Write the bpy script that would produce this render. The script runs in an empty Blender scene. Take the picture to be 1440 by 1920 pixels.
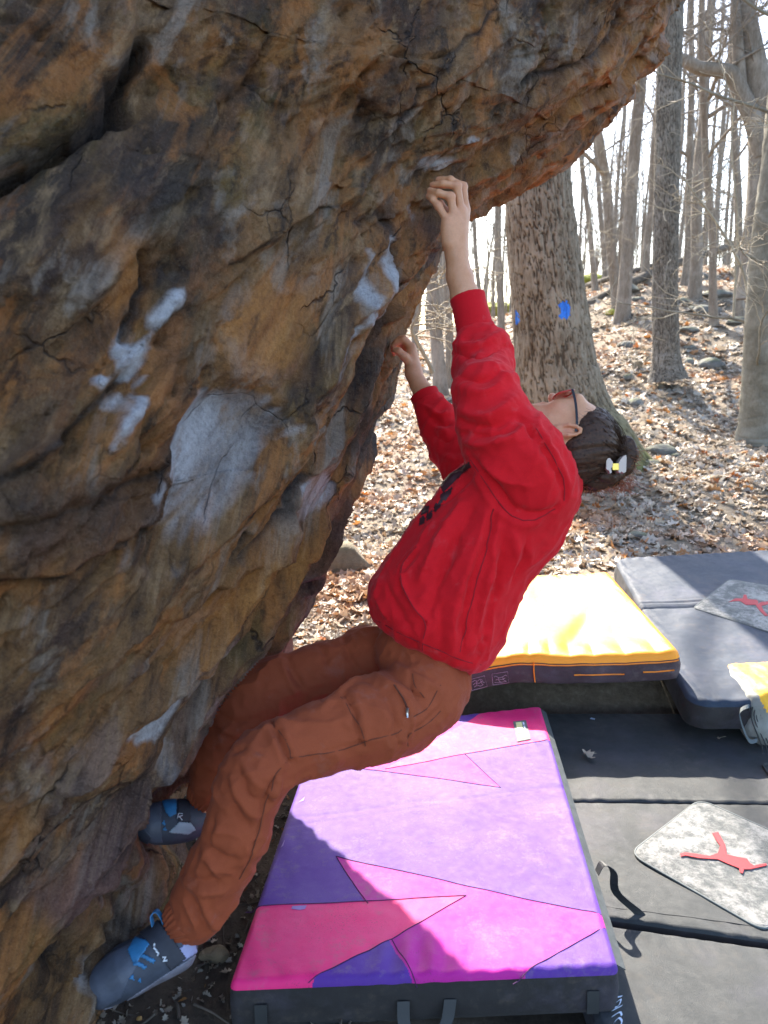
import bpy, bmesh, math, random
import numpy as np
from mathutils import Vector, Matrix

random.seed(7)
RNG = np.random.default_rng(11)
SC = bpy.context.scene
COL = SC.collection

# ------------------------------------------------------------------ camera
CAMH = 1.66
PITCH = math.radians(12.0)
cam_d = bpy.data.cameras.new('camera')
cam = bpy.data.objects.new('camera', cam_d)
COL.objects.link(cam)
cam.location = (0, 0, CAMH)
cam.rotation_euler = (math.radians(90) - PITCH, 0, 0)
cam_d.sensor_width = 36.0
cam_d.lens = 27.0
cam_d.clip_start = 0.05
cam_d.clip_end = 500.0
cam_d.dof.use_dof = True
cam_d.dof.focus_distance = 2.6
cam_d.dof.aperture_fstop = 4.2
SC.camera = cam

# ------------------------------------------------------------------ sky and sun
SUN_EL = math.radians(39.0)
SUN_AZ = math.radians(-10.0)            # clockwise from +Y
world = bpy.data.worlds.new('World')
SC.world = world
world.use_nodes = True
wn = world.node_tree.nodes
wl = world.node_tree.links
bg = wn['Background']
sky = wn.new('ShaderNodeTexSky')
sky.sky_type = 'NISHITA'
sky.sun_disc = False
sky.sun_elevation = SUN_EL
sky.sun_rotation = SUN_AZ
sky.air_density = 1.0
sky.dust_density = 1.6
sky.ozone_density = 1.0
wl.new(sky.outputs['Color'], bg.inputs['Color'])
bg.inputs['Strength'].default_value = 0.115
sun_d = bpy.data.lights.new('sun', 'SUN')
sun_d.energy = 3.5
sun_d.angle = math.radians(0.6)
sun_d.color = (1.0, 0.92, 0.80)
sun = bpy.data.objects.new('sun', sun_d)
COL.objects.link(sun)
sdir = Vector((math.sin(SUN_AZ) * math.cos(SUN_EL), math.cos(SUN_AZ) * math.cos(SUN_EL), math.sin(SUN_EL)))
sun.rotation_euler = sdir.to_track_quat('Z', 'Y').to_euler()
sun.location = sdir * 40
vs = SC.view_settings
vs.view_transform = 'Standard'
vs.look = 'None'
vs.gamma = 1.0
vs.exposure = 2.5
SC.cycles.max_bounces = 8
SC.cycles.diffuse_bounces = 5

# ------------------------------------------------------------------ helpers: pixels of the photograph to points
FPX = 1440.0
CP, SP = math.cos(PITCH), math.sin(PITCH)
def at(px, py, z):
    a = (px - 720.0) / FPX; v = (py - 960.0) / FPX
    return np.array([a * z, z * (CP - v * SP), CAMH + z * (-SP - v * CP)])
def on_plane(px, py, h):
    v = (py - 960.0) / FPX
    return at(px, py, (CAMH - h) / (SP + v * CP))
def proj(P):
    P = np.asarray(P, dtype=np.float64)
    x = P[..., 0]; y = P[..., 1]; h = P[..., 2] - CAMH
    z = y * CP - h * SP
    u = y * SP + h * CP
    z = np.where(np.abs(z) < 1e-4, 1e-4, z)
    return np.stack([720 + FPX * x / z, 960 - FPX * u / z, z], -1)

# ------------------------------------------------------------------ helpers: noise
def _hash(ix, iy, iz, seed):
    h = (ix.astype(np.uint32) * np.uint32(374761393) + iy.astype(np.uint32) * np.uint32(668265263)
         + iz.astype(np.uint32) * np.uint32(2147483647) + np.uint32((seed * 974634777 + 12345) & 0xffffffff))
    h = (h ^ (h >> np.uint32(13))) * np.uint32(1274126177)
    h = (h ^ (h >> np.uint32(16))) * np.uint32(2246822519)
    h = h ^ (h >> np.uint32(15))
    return (h & np.uint32(0xffffff)).astype(np.float32) / np.float32(0xffffff)
def vnoise(p, seed=0):
    p = np.asarray(p, dtype=np.float32)
    i = np.floor(p).astype(np.int64); f = p - i
    u = f * f * f * (f * (f * 6 - 15) + 10)
    r = 0
    for dx in (0, 1):
        wx = u[:, 0] if dx else 1 - u[:, 0]
        for dy in (0, 1):
            wy = u[:, 1] if dy else 1 - u[:, 1]
            for dz in (0, 1):
                wz = u[:, 2] if dz else 1 - u[:, 2]
                r = r + wx * wy * wz * _hash(i[:, 0] + dx, i[:, 1] + dy, i[:, 2] + dz, seed)
    return r * 2 - 1
def fbm(p, oct=4, seed=0, gain=0.5):
    p = np.asarray(p, dtype=np.float32)
    r = 0; a = 1.0; s = 0
    for o in range(oct):
        r = r + a * vnoise(p * (2.03 ** o) + 17.3 * o, seed + o); s += a; a *= gain
    return r / s * 1.6
def worley(p, seed=0):
    p = np.asarray(p, dtype=np.float32)
    i = np.floor(p).astype(np.int64)
    f1 = np.full(len(p), 9.0, np.float32); f2 = f1.copy(); cid = np.zeros(len(p), np.float32)
    for dx in (-1, 0, 1):
        for dy in (-1, 0, 1):
            for dz in (-1, 0, 1):
                a, b, c = i[:, 0] + dx, i[:, 1] + dy, i[:, 2] + dz
                q = np.stack([a + _hash(a, b, c, seed), b + _hash(a, b, c, seed + 1), c + _hash(a, b, c, seed + 2)], -1)
                d = np.sqrt(((q - p) ** 2).sum(-1)).astype(np.float32)
                m = d < f1
                f2 = np.where(m, f1, np.minimum(f2, d))
                cid = np.where(m, _hash(a, b, c, seed + 3), cid)
                f1 = np.where(m, d, f1)
    return f1, f2, cid
def sstep(a, b, x):
    t = np.clip((x - a) / (b - a), 0, 1)
    return t * t * (3 - 2 * t)
def poly_sd(P, poly):
    """signed distance of 2-D points to a polygon (negative inside)"""
    poly = np.asarray(poly, float); n = len(poly)
    d = np.full(len(P), 1e18); inside = np.zeros(len(P), bool)
    for i in range(n):
        a = poly[i]; b = poly[(i + 1) % n]
        e = b - a; w = P - a
        t = np.clip((w @ e) / max(e @ e, 1e-12), 0, 1)
        q = w - t[:, None] * e
        d = np.minimum(d, (q ** 2).sum(-1))
        c = ((a[1] > P[:, 1]) != (b[1] > P[:, 1]))
        with np.errstate(divide='ignore', invalid='ignore'):
            xi = (b[0] - a[0]) * (P[:, 1] - a[1]) / (b[1] - a[1]) + a[0]
        inside ^= c & (P[:, 0] < xi)
    d = np.sqrt(d)
    return np.where(inside, -d, d)
def line_sd(P, pts):
    pts = np.asarray(pts, float)
    d = np.full(len(P), 1e18)
    for i in range(len(pts) - 1):
        a = pts[i]; b = pts[i + 1]; e = b - a; w = P - a
        t = np.clip((w @ e) / max(e @ e, 1e-12), 0, 1)
        d = np.minimum(d, ((w - t[:, None] * e) ** 2).sum(-1))
    return np.sqrt(d)

# ------------------------------------------------------------------ helpers: objects
def mesh_obj(name, verts, faces, mat=None, parent=None, smooth=True, attrs=None):
    """one mesh object; faces: (N,4) or (N,3) array, or list of index lists"""
    me = bpy.data.meshes.new(name)
    verts = np.ascontiguousarray(verts, dtype=np.float32)
    if isinstance(faces, np.ndarray):
        k = faces.shape[1]; nf = len(faces)
        me.vertices.add(len(verts)); me.vertices.foreach_set('co', verts.ravel())
        me.loops.add(nf * k); me.loops.foreach_set('vertex_index', np.ascontiguousarray(faces, dtype=np.int32).ravel())
        me.polygons.add(nf); me.polygons.foreach_set('loop_start', np.arange(0, nf * k, k, dtype=np.int32))
        try: me.polygons.foreach_set('loop_total', np.full(nf, k, dtype=np.int32))
        except Exception: pass
        me.update(calc_edges=True)
    else:
        me.from_pydata(verts.tolist(), [], [list(f) for f in faces]); me.update()
    if smooth: me.polygons.foreach_set('use_smooth', np.ones(len(me.polygons), dtype=bool))
    if attrs:
        for an, av in attrs.items():
            av = np.asarray(av, np.float32)
            if av.ndim == 1:
                at_ = me.attributes.new(an, 'FLOAT', 'POINT'); at_.data.foreach_set('value', av)
            else:
                if av.shape[1] == 3: av = np.concatenate([av, np.ones((len(av), 1), np.float32)], 1)
                at_ = me.attributes.new(an, 'FLOAT_COLOR', 'POINT'); at_.data.foreach_set('color', av.ravel())
    if mat is not None: me.materials.append(mat)
    o = bpy.data.objects.new(name, me); COL.objects.link(o)
    if parent is not None: o.parent = parent
    return o
def empty(name, loc=(0, 0, 0)):
    o = bpy.data.objects.new(name, None); COL.objects.link(o); o.location = Vector(loc)
    o.empty_display_size = 0.1
    return o
def tag(o, label=None, cat=None, group=None, kind=None):
    if label: o['label'] = label
    if cat: o['category'] = cat
    if group: o['group'] = group
    if kind: o['kind'] = kind
    return o
def thing(name, label, cat, loc=(0, 0, 0), group=None):
    return tag(empty(name, loc), label, cat, group)
def vnormals(V, F):
    V = np.asarray(V, float); n = np.zeros_like(V)
    a, b, c = V[F[:, 0]], V[F[:, 1]], V[F[:, 2]]
    if F.shape[1] == 4:
        d = V[F[:, 3]]; fn = np.cross(c - a, d - b)
    else: fn = np.cross(b - a, c - a)
    for k in range(F.shape[1]):
        for ax in range(3): n[:, ax] += np.bincount(F[:, k], fn[:, ax], len(V))
    return n / np.maximum(np.linalg.norm(n, axis=1, keepdims=True), 1e-12)
def smooth_mesh(V, F, it=1, lam=0.5):
    for _ in range(it):
        s = np.zeros_like(V); c = np.zeros(len(V))
        k = F.shape[1]
        for i in range(k):
            for j in ((i + 1) % k, (i - 1) % k):
                for ax in range(3): s[:, ax] += np.bincount(F[:, i], V[F[:, j], ax], len(V))
                c += np.bincount(F[:, i], minlength=len(V))
        V = V + lam * (s / np.maximum(c, 1)[:, None] - V)
    return V
def grid_faces(nu, nv, wrap_u=False, wrap_v=False):
    """vertex index = i*nv + j"""
    iu = np.arange(nu if wrap_u else nu - 1); jv = np.arange(nv if wrap_v else nv - 1)
    I, J = np.meshgrid(iu, jv, indexing='ij'); I = I.ravel(); J = J.ravel()
    I2 = (I + 1) % nu; J2 = (J + 1) % nv
    return np.stack([I * nv + J, I2 * nv + J, I2 * nv + J2, I * nv + J2], -1)
class MB:
    """collects verts and faces of one mesh"""
    def __init__(s): s.v = []; s.f = []; s.n = 0; s.c = []
    def add(s, V, F, col=None):
        V = np.asarray(V, float).reshape(-1, 3)
        s.v.append(V)
        for f in F: s.f.append([int(i) + s.n for i in f])
        if col is not None: s.c.append(np.tile(np.asarray(col, float), (len(V), 1)))
        s.n += len(V)
    def tube(s, pts, rad, n=6, cap=True, col=None):
        pts = np.asarray(pts, float); m = len(pts)
        rad = np.broadcast_to(np.asarray(rad, float), (m,))
        V = tube_verts(pts, rad, n)
        F = grid_faces(m, n, wrap_v=True).tolist()
        if cap: F += [list(range(n))[::-1], [(m - 1) * n + k for k in range(n)]]
        s.add(V, F, col)
    def box(s, lo, hi, M=None):
        lo = np.array(lo, float); hi = np.array(hi, float)
        V = np.array([[(lo, hi)[i][0], (lo, hi)[j][1], (lo, hi)[k][2]] for i in (0, 1) for j in (0, 1) for k in (0, 1)])
        if M is not None: V = V @ np.array(M)[:3, :3].T + np.array(M)[:3, 3]
        s.add(V, [[0, 1, 3, 2], [4, 6, 7, 5], [0, 4, 5, 1], [2, 3, 7, 6], [0, 2, 6, 4], [1, 5, 7, 3]])
    def build(s, name, mat, parent=None, smooth=True):
        V = np.concatenate(s.v) if s.v else np.zeros((0, 3))
        at_ = {'col': np.concatenate(s.c)} if s.c else None
        return mesh_obj(name, V, s.f, mat, parent, smooth, at_)
def tube_verts(pts, rad, n):
    m = len(pts)
    T = np.gradient(pts, axis=0); T /= np.maximum(np.linalg.norm(T, axis=1, keepdims=True), 1e-9)
    ref = np.array([0.13, 0.2, 1.0]) if abs(T[:, 2]).mean() < 0.8 else np.array([1.0, 0.15, 0.1])
    A = np.cross(T, ref); A /= np.maximum(np.linalg.norm(A, axis=1, keepdims=True), 1e-9)
    B = np.cross(T, A)
    th = np.arange(n) * 2 * math.pi / n
    return (pts[:, None, :] + rad[:, None, None] * (np.cos(th)[None, :, None] * A[:, None, :] + np.sin(th)[None, :, None] * B[:, None, :])).reshape(-1, 3)
def crom(pts, n):
    """Catmull-Rom through points"""
    pts = np.asarray(pts, float); m = len(pts)
    P = np.vstack([2 * pts[0] - pts[1], pts, 2 * pts[-1] - pts[-2]])
    out = []
    for t in np.linspace(0, m - 1 - 1e-9, n):
        i = int(t); f = t - i
        p0, p1, p2, p3 = P[i], P[i + 1], P[i + 2], P[i + 3]
        out.append(0.5 * (2 * p1 + (p2 - p0) * f + (2 * p0 - 5 * p1 + 4 * p2 - p3) * f * f + (3 * p1 - p0 - 3 * p2 + p3) * f ** 3))
    return np.array(out)

# ------------------------------------------------------------------ helpers: materials
class NT:
    def __init__(s, name):
        s.m = bpy.data.materials.new(name); s.m.use_nodes = True
        s.t = s.m.node_tree; s.n = s.t.nodes; s.l = s.t.links
        s.b = s.n['Principled BSDF']; s.out = s.n['Material Output']
        s._tc = None
    def set(s, sock, v):
        if hasattr(v, 'is_linked') or hasattr(v, 'links'): s.l.new(v, sock)
        elif isinstance(v, (tuple, list)) and len(v) == 3 and sock.type == 'RGBA': sock.default_value = (*v, 1)
        else: sock.default_value = v
    def bs(s, **kw):
        for k, v in kw.items(): s.set(s.b.inputs[k.replace('_', ' ')], v)
    def tc(s, what='Object'):
        if s._tc is None: s._tc = s.n.new('ShaderNodeTexCoord')
        return s._tc.outputs[what]
    def mapv(s, vec, scale=(1, 1, 1), rot=(0, 0, 0), loc=(0, 0, 0)):
        n = s.n.new('ShaderNodeMapping'); s.l.new(vec, n.inputs[0])
        n.inputs['Location'].default_value = loc; n.inputs['Rotation'].default_value = rot; n.inputs['Scale'].default_value = scale
        return n.outputs[0]
    def noise(s, vec, scale=5, detail=4, rough=0.55, dist=0.0, out='Fac'):
        n = s.n.new('ShaderNodeTexNoise'); s.l.new(vec, n.inputs['Vector'])
        n.inputs['Scale'].default_value = scale; n.inputs['Detail'].default_value = detail
        n.inputs['Roughness'].default_value = rough; n.inputs['Distortion'].default_value = dist
        return n.outputs[out]
    def vor(s, vec, scale=5, feature='F1', out='Distance', rnd=1.0):
        n = s.n.new('ShaderNodeTexVoronoi'); n.feature = feature; s.l.new(vec, n.inputs['Vector'])
        n.inputs['Scale'].default_value = scale; n.inputs['Randomness'].default_value = rnd
        return n.outputs[out]
    def ramp(s, fac, stops):
        n = s.n.new('ShaderNodeValToRGB'); s.l.new(fac, n.inputs[0])
        e = n.color_ramp.elements
        while len(e) < len(stops): e.new(0.5)
        for el, (p, c) in zip(e, stops):
            el.position = p
            el.color = (c, c, c, 1) if not isinstance(c, (tuple, list)) else (*c, 1)
        return n.outputs[0]
    def mix(s, fac, a, b, mode='MIX'):
        n = s.n.new('ShaderNodeMix'); n.data_type = 'RGBA'; n.blend_type = mode
        s.set(n.inputs[0], fac); s.set(n.inputs[6], a); s.set(n.inputs[7], b)
        return n.outputs[2]
    def math(s, op, a, b=0.0, c=None, clamp=False):
        n = s.n.new('ShaderNodeMath'); n.operation = op; n.use_clamp = clamp
        s.set(n.inputs[0], a); s.set(n.inputs[1], b)
        if c is not None: s.set(n.inputs[2], c)
        return n.outputs[0]
    def attr(s, name, out='Color'):
        n = s.n.new('ShaderNodeAttribute'); n.attribute_name = name
        return n.outputs[out]
    def sep(s, col):
        n = s.n.new('ShaderNodeSeparateColor'); s.l.new(col, n.inputs[0])
        return n.outputs
    def bump(s, h, strength=0.5, dist=0.01, normal=None):
        n = s.n.new('ShaderNodeBump'); s.l.new(h, n.inputs['Height'])
        n.inputs['Strength'].default_value = strength; n.inputs['Distance'].default_value = dist
        if normal is not None: s.l.new(normal, n.inputs['Normal'])
        s.l.new(n.outputs[0], s.b.inputs['Normal']); return n.outputs[0]
def simple(name, col, rough=0.7, var=0.15, scale=20.0, bump=0.0, bscale=200.0, bdist=0.002, **kw):
    t = NT(name); v = t.tc()
    n = t.noise(v, scale, 4)
    c2 = tuple(min(1, c * (1 + var)) for c in col); c1 = tuple(c * (1 - var) for c in col)
    t.bs(Base_Color=t.ramp(n, [(0.3, c1), (0.7, c2)]), Roughness=rough, **kw)
    if bump: t.bump(t.noise(v, bscale, 3), bump, bdist)
    return t.m

# ------------------------------------------------------------------ helpers: signed distance solids -> one continuous mesh
def rcone(a, b, ra, rb):
    a = np.asarray(a, float); b = np.asarray(b, float); e = b - a; L2 = max(e @ e, 1e-12)
    def f(p):
        w = p - a; t = np.clip((w @ e) / L2, 0, 1)
        q = w - t[:, None] * e
        return np.sqrt((q * q).sum(-1)) - (ra + (rb - ra) * t)
    return f
def ellip(c, axes, r):
    """axes: 3x3 rows = unit axes, r = three radii"""
    c = np.asarray(c, float); A = np.asarray(axes, float); r = np.asarray(r, float)
    def f(p):
        q = (p - c) @ A.T
        k0 = np.sqrt(((q / r) ** 2).sum(-1)); k1 = np.sqrt(((q / r ** 2) ** 2).sum(-1))
        return np.where(k0 < 1e-6, -r.min(), k0 * (k0 - 1) / np.maximum(k1, 1e-9))
    return f
def smin(a, b, k):
    if k <= 0: return np.minimum(a, b)
    h = np.maximum(k - np.abs(a - b), 0) / k
    return np.minimum(a, b) - h * h * k * 0.25
def chain(pts, rads):
    return [rcone(pts[i], pts[i + 1], rads[i], rads[i + 1]) for i in range(len(pts) - 1)]
class Solid:
    def __init__(s): s.p = []; s.post = None
    def add(s, f, k=0.02):
        for g in (f if isinstance(f, list) else [f]): s.p.append((g, k))
        return s
    def ev(s, P, ids=None):
        d = None
        for i in (range(len(s.p)) if ids is None else ids):
            f, k = s.p[i]; v = f(P)
            d = v if d is None else smin(d, v, k)
        if s.post is not None: d = s.post(P, d)
        return d
    def mesh(s, lo, hi, vox, B=20):
        lo = np.asarray(lo, float); hi = np.asarray(hi, float)
        nb = np.maximum(np.ceil((hi - lo) / (vox * B)).astype(int), 1)
        I = np.stack(np.meshgrid(*[np.arange(n) for n in nb], indexing='ij'), -1).reshape(-1, 3)
        cen = lo + (I + 0.5) * B * vox; hd = B * vox * 0.8661
        D = np.stack([f(cen) for f, k in s.p], 1); dm = D.min(1)
        S = 1 << 12
        keys = []; pos = []; ek = []
        L = np.arange(B + 1)
        G = np.stack(np.meshgrid(L, L, L, indexing='ij'), -1).reshape(-1, 3)
        for bi in np.nonzero(np.abs(dm) < hd * 1.6 + 0.03)[0]:
            ids = np.nonzero(D[bi] < max(dm[bi], -hd) + 2 * hd + 0.06)[0]
            base = I[bi] * B
            d = s.ev(lo + (G + base) * vox, ids).reshape(B + 1, B + 1, B + 1)
            ins = d < 0
            if ins.all() or not ins.any(): continue
            c8 = np.zeros((B, B, B), np.int8)
            for dx in (0, 1):
                for dy in (0, 1):
                    for dz in (0, 1): c8 += ins[dx:B + dx, dy:B + dy, dz:B + dz]
            act = np.stack(np.nonzero((c8 > 0) & (c8 < 8)), -1)
            if len(act) == 0: continue
            acc = np.zeros((len(act), 3)); cnt = np.zeros(len(act))
            for ax in range(3):
                o1, o2 = [a for a in range(3) if a != ax]
                for u in (0, 1):
                    for w in (0, 1):
                        A = act.copy(); A[:, o1] += u; A[:, o2] += w
                        Bq = A.copy(); Bq[:, ax] += 1
                        da = d[A[:, 0], A[:, 1], A[:, 2]]; db = d[Bq[:, 0], Bq[:, 1], Bq[:, 2]]
                        m = (da < 0) != (db < 0)
                        t = np.where(m, da / np.where(m, da - db, 1), 0)
                        q = A.astype(float); q[:, ax] += t
                        acc += np.where(m[:, None], q, 0); cnt += m
            pos.append((acc / cnt[:, None] + base) * vox + lo)
            g = act + base + 1
            keys.append((g[:, 0] * S + g[:, 1]) * S + g[:, 2])
            for ax in range(3):
                o1, o2 = (ax + 1) % 3, (ax + 2) % 3
                sl0 = [slice(0, B)] * 3; sl1 = [slice(0, B)] * 3; sl1[ax] = slice(1, B + 1)
                a_ = ins[tuple(sl0)]; b_ = ins[tuple(sl1)]
                e = np.stack(np.nonzero(a_ != b_), -1)
                if len(e) == 0: continue
                fl = a_[e[:, 0], e[:, 1], e[:, 2]]
                g = e + base + 1; off = np.zeros((4, 3), int)
                off[1, o1] = -1; off[2, o1] = -1; off[2, o2] = -1; off[3, o2] = -1
                q = g[:, None, :] + off[None]
                kq = (q[..., 0] * S + q[..., 1]) * S + q[..., 2]
                kq = np.where(fl[:, None], kq, kq[:, ::-1])
                ek.append(kq)
        keys = np.concatenate(keys); pos = np.concatenate(pos); ek = np.concatenate(ek)
        o = np.argsort(keys); keys = keys[o]; pos = pos[o]
        idx = np.clip(np.searchsorted(keys, ek), 0, len(keys) - 1)
        ok = (keys[idx] == ek).all(1)
        return pos, idx[ok]
def keep_faces(V, F, m):
    """submesh of the faces whose vertices all satisfy m"""
    F2 = F[m[F].all(1)]; u, inv = np.unique(F2, return_inverse=True)
    return V[u], inv.reshape(F2.shape), u
def pick(V, pts, rad=7.0):
    """photo pixels -> the front-most vertex of a mesh there"""
    P = proj(V); out = []
    for (x, y) in pts:
        d2 = (P[:, 0] - x) ** 2 + (P[:, 1] - y) ** 2
        r = rad
        while r < 200:
            c = np.nonzero(d2 < r * r)[0]
            if len(c): break
            r *= 1.6
        out.append(V[c[np.argmin(P[c, 2])]])
    return np.array(out)
def dense(pts, step=8.0):
    pts = np.asarray(pts, float); out = [pts[0]]
    for a, b in zip(pts[:-1], pts[1:]):
        n = max(1, int(np.linalg.norm(b - a) / step))
        out += [a + (b - a) * (i + 1) / n for i in range(n)]
    return np.array(out)
def folds(V, F, strokes):
    """cloth folds: strokes = (pixel polyline, width m, height m)"""
    N = vnormals(V, F); D = np.zeros(len(V))
    for pl, w, amp in strokes:
        q = pick(V, dense(pl, 10.0)); n = len(q)
        if n > 4:
            qs = q.copy(); qs[1:-1] = (q[:-2] + q[1:-1] + q[2:]) / 3; q = qs
        d = line_sd(V, q)
        tt = np.zeros(len(V)); dd = np.full(len(V), 1e9)
        for i in range(n):
            e = ((V - q[i]) ** 2).sum(1); m = e < dd; dd = np.where(m, e, dd); tt = np.where(m, i / max(n - 1, 1), tt)
        D += amp * (.55 * np.exp(-(d / w) ** 2) + .5 * np.exp(-1.7 * d / w)) * (0.35 + 0.65 * np.sin(math.pi * np.clip(tt, 0.04, 0.96)) ** 0.7)
    return V + N * D[:, None]

def biggest(F, m):
    """mask of the largest connected island among the faces selected by m"""
    ids = np.nonzero(m)[0]; par = {}
    def find(a):
        while par.setdefault(a, a) != a: par[a] = par[par[a]]; a = par[a]
        return a
    for i in ids:
        r0 = find(int(F[i][0]))
        for v_ in F[i][1:]: par[find(int(v_))] = r0
    roots = np.array([find(int(F[i][0])) for i in ids]); u, c = np.unique(roots, return_counts=True)
    out = np.zeros(len(m), bool); out[ids[roots == u[np.argmax(c)]]] = True
    return out
# ================================================================== ground
_LD = np.array([0, 3, 4, 5, 8, 12, 18, 25, 40, 80, 200.]); _LH = np.array([.04, .04, .06, .1, .32, .75, 1.45, 2.1, 2.6, 2.2, 1.0])
_RD = np.array([0, 3.2, 3.42, 4.6, 6, 7.5, 10, 14, 20, 26, 40, 80, 200.]); _RH = np.array([-.05, -.05, .12, .27, .42, .60, 1.05, 2.0, 3.45, 4.2, 4.3, 3.6, 2.0])
def ground_h(x, y, detail=True):
    x = np.asarray(x, float); y = np.asarray(y, float)
    a = x / np.maximum(y, 0.6)
    r = np.maximum(y, 0.0)
    w = sstep(0.06, 0.34, a)
    wn = sstep(0.16, 0.36, x)                 # near the pads: by x, not by bearing
    w = np.where(r < 4.2, wn + (w - wn) * sstep(3.4, 4.6, r), w)
    h = np.interp(r, _LD, _LH) * (1 - w) + np.interp(r, _RD, _RH) * w
    # soil heap that carries the orange pad
    h = h + 0.10 * np.exp(-(((x - 0.85) / 0.40) ** 2 + ((y - 3.75) / 0.28) ** 2))
    if detail:
        p = np.stack([x.ravel(), y.ravel(), np.zeros(x.size)], -1)
        k = sstep(3.3, 6.5, r)
        h = h + (fbm(p * 0.45, 3, 5).reshape(x.shape) * 0.16 * k + fbm(p * 2.2, 3, 9).reshape(x.shape) * (0.012 + 0.03 * k) * np.where((r < 3.4) & (x > 0.1), 0.15, 1))
    return h
rr = np.concatenate([np.linspace(0.0, 1.2, 6)[:-1], np.geomspace(1.2, 30, 190), np.geomspace(31, 220, 30)])
aa = np.concatenate([np.linspace(-180, -46, 34)[:-1], np.linspace(-46, 46, 230), np.linspace(46, 180, 34)[1:-1]])
RR, AA = np.meshgrid(rr, np.radians(aa), indexing='ij')
gx = RR * np.sin(AA); gy = RR * np.cos(AA)
gz = ground_h(gx, gy)
t = NT('forest_floor'); v = t.tc()
dirt = t.ramp(t.noise(v, 9, 8, 0.65), [(0.25, (0.020, 0.014, 0.009)), (0.55, (0.055, 0.038, 0.024)), (0.8, (0.10, 0.075, 0.05))])
duff = t.ramp(t.noise(v, 30, 6, 0.7), [(0.3, (0.10, 0.075, 0.05)), (0.55, (0.22, 0.17, 0.115)), (0.75, (0.34, 0.28, 0.21))])
mk = t.attr('leafy', 'Fac')
t.bs(Base_Color=t.mix(mk, dirt, duff), Roughness=0.95)
t.bump(t.noise(v, 60, 6, 0.7), 0.8, 0.012)
leafy = sstep(2.9, 3.9, gy.ravel()) * sstep(-0.9, -0.2, gx.ravel() + 0.5 * (gy.ravel() - 3))
ground = mesh_obj('ground', np.stack([gx, gy, gz], -1).reshape(-1, 3), grid_faces(len(rr), len(aa), wrap_v=True)[:, ::-1], t.m, None, True, {'leafy': leafy})
tag(ground, kind='structure')

# ================================================================== the boulder
SIL = [(1262, -40, 3.0), (1250, 5, 3.0), (1232, 62, 3.0), (1192, 128, 2.95), (1166, 190, 2.95), (1112, 250, 2.9), (1072, 287, 2.85), (1000, 338, 2.75),
       (930, 377, 2.65), (890, 394, 2.6), (866, 425, 2.55), (836, 462, 2.5), (803, 500, 2.5), (768, 565, 2.5), (748, 625, 2.5), (738, 690, 2.5), (717, 760, 2.5),
       (690, 830, 2.5), (664, 890, 2.5), (641, 960, 2.5), (607, 1035, 2.5), (566, 1120, 2.5), (520, 1188, 2.5), (468, 1250, 2.5), (412, 1345, 2.5),
       (372, 1430, 2.5), (340, 1560, 2.45), (318, 1610, 2.5)]
_S = np.array([at(*s) for s in SIL])[::-1]
_SH = np.concatenate([[-0.4, 0.0], _S[:, 2][_S[:, 2] > 0.05], [3.4, 3.8, 4.3]])
_q = _S[_S[:, 2] > 0.05]
_SX = np.concatenate([[-0.74, -0.70], _q[:, 0], [1.30, 1.25, 0.6]])
_SY = np.concatenate([[2.55, 2.55], _q[:, 1], [3.1, 3.1, 3.0]])
_o = np.argsort(_SH); _SH = _SH[_o]; _SX = _SX[_o]; _SY = _SY[_o]
_SY = np.convolve(np.pad(_SY, 3, mode='edge'), np.ones(7) / 7, 'valid')
_CH = np.array([-.4, 0, .3, .9, 1.4, 1.9, 2.2, 2.6, 4.3]); _CC = np.array([.36, .36, .36, .34, .30, .42, .46, .5, .55])
def rock_x(y, h):
    xs = np.interp(h, _SH, _SX); ys = np.interp(h, _SH, _SY); c = np.interp(h, _CH, _CC)
    dy = y - ys
    lin = xs * y / ys
    front = lin - c * dy * dy
    b = np.maximum(dy - 0.55, 0)
    back = lin - 0.16 * dy * dy - 1.3 * b * b - 1.2 * b ** 4
    far = np.minimum(y - 0.35, 0)             # behind the photographer's shoulder the face turns away
    return np.where(dy < 0, front, back) - 0.55 * far * far
def rock_hit(px, py):
    z = np.linspace(0.5, 3.4, 600)
    P = np.array([at(px, py, q) for q in z])
    ins = P[:, 0] < rock_x(P[:, 1], P[:, 2])
    i = np.argmax(ins) if ins.any() else 420
    return z[i]
ya = np.concatenate([np.linspace(-1.6, 0.7, 40)[:-1], np.linspace(0.7, 3.2, 460)[:-1], np.linspace(3.2, 4.9, 90)])
ha = np.concatenate([np.linspace(-0.25, 2.9, 560)[:-1], np.linspace(2.9, 4.2, 60)])
Y, H = np.meshgrid(ya, ha, indexing='ij'); X = rock_x(Y, H)
RV = np.stack([X, Y, H], -1).reshape(-1, 3); RF = grid_faces(len(ya), len(ha))
RN = vnormals(RV, RF)
if RN[len(RN) // 2, 0] < 0: RF = RF[:, ::-1]; RN = -RN
RP = proj(RV); R2 = RP[:, :2].copy()
R2[RP[:, 2] < 0.2] = -9999
ba = math.radians(37)
uu = RV[:, 1] * math.cos(ba) + RV[:, 2] * math.sin(ba); ww = -RV[:, 1] * math.sin(ba) + RV[:, 2] * math.cos(ba)
q3 = np.stack([uu, ww, RV[:, 0]], -1)
def aniso(su, sw, sx): return q3 * np.array([su, sw, sx])
warp = fbm(aniso(0.8, 2.2, 1.2), 3, 21)
disp = 0.045 * fbm(aniso(0.6, 1.7, 0.8), 3, 31)
tl = ww * 4.6 + 0.75 * warp + 0.16 * fbm(aniso(1.5, 8, 3), 3, 33)
fr = tl - np.floor(tl); fid = np.floor(tl)
slab = (fr ** 1.3) * (1 - sstep(0.90, 1.0, fr))
slab_amp = 0.25 + 0.75 * sstep(-0.3, 0.5, vnoise(np.stack([fid * 3.7, uu * 1.1, fid * 0], -1), 35))
disp += 0.070 * slab * slab_amp
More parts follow.
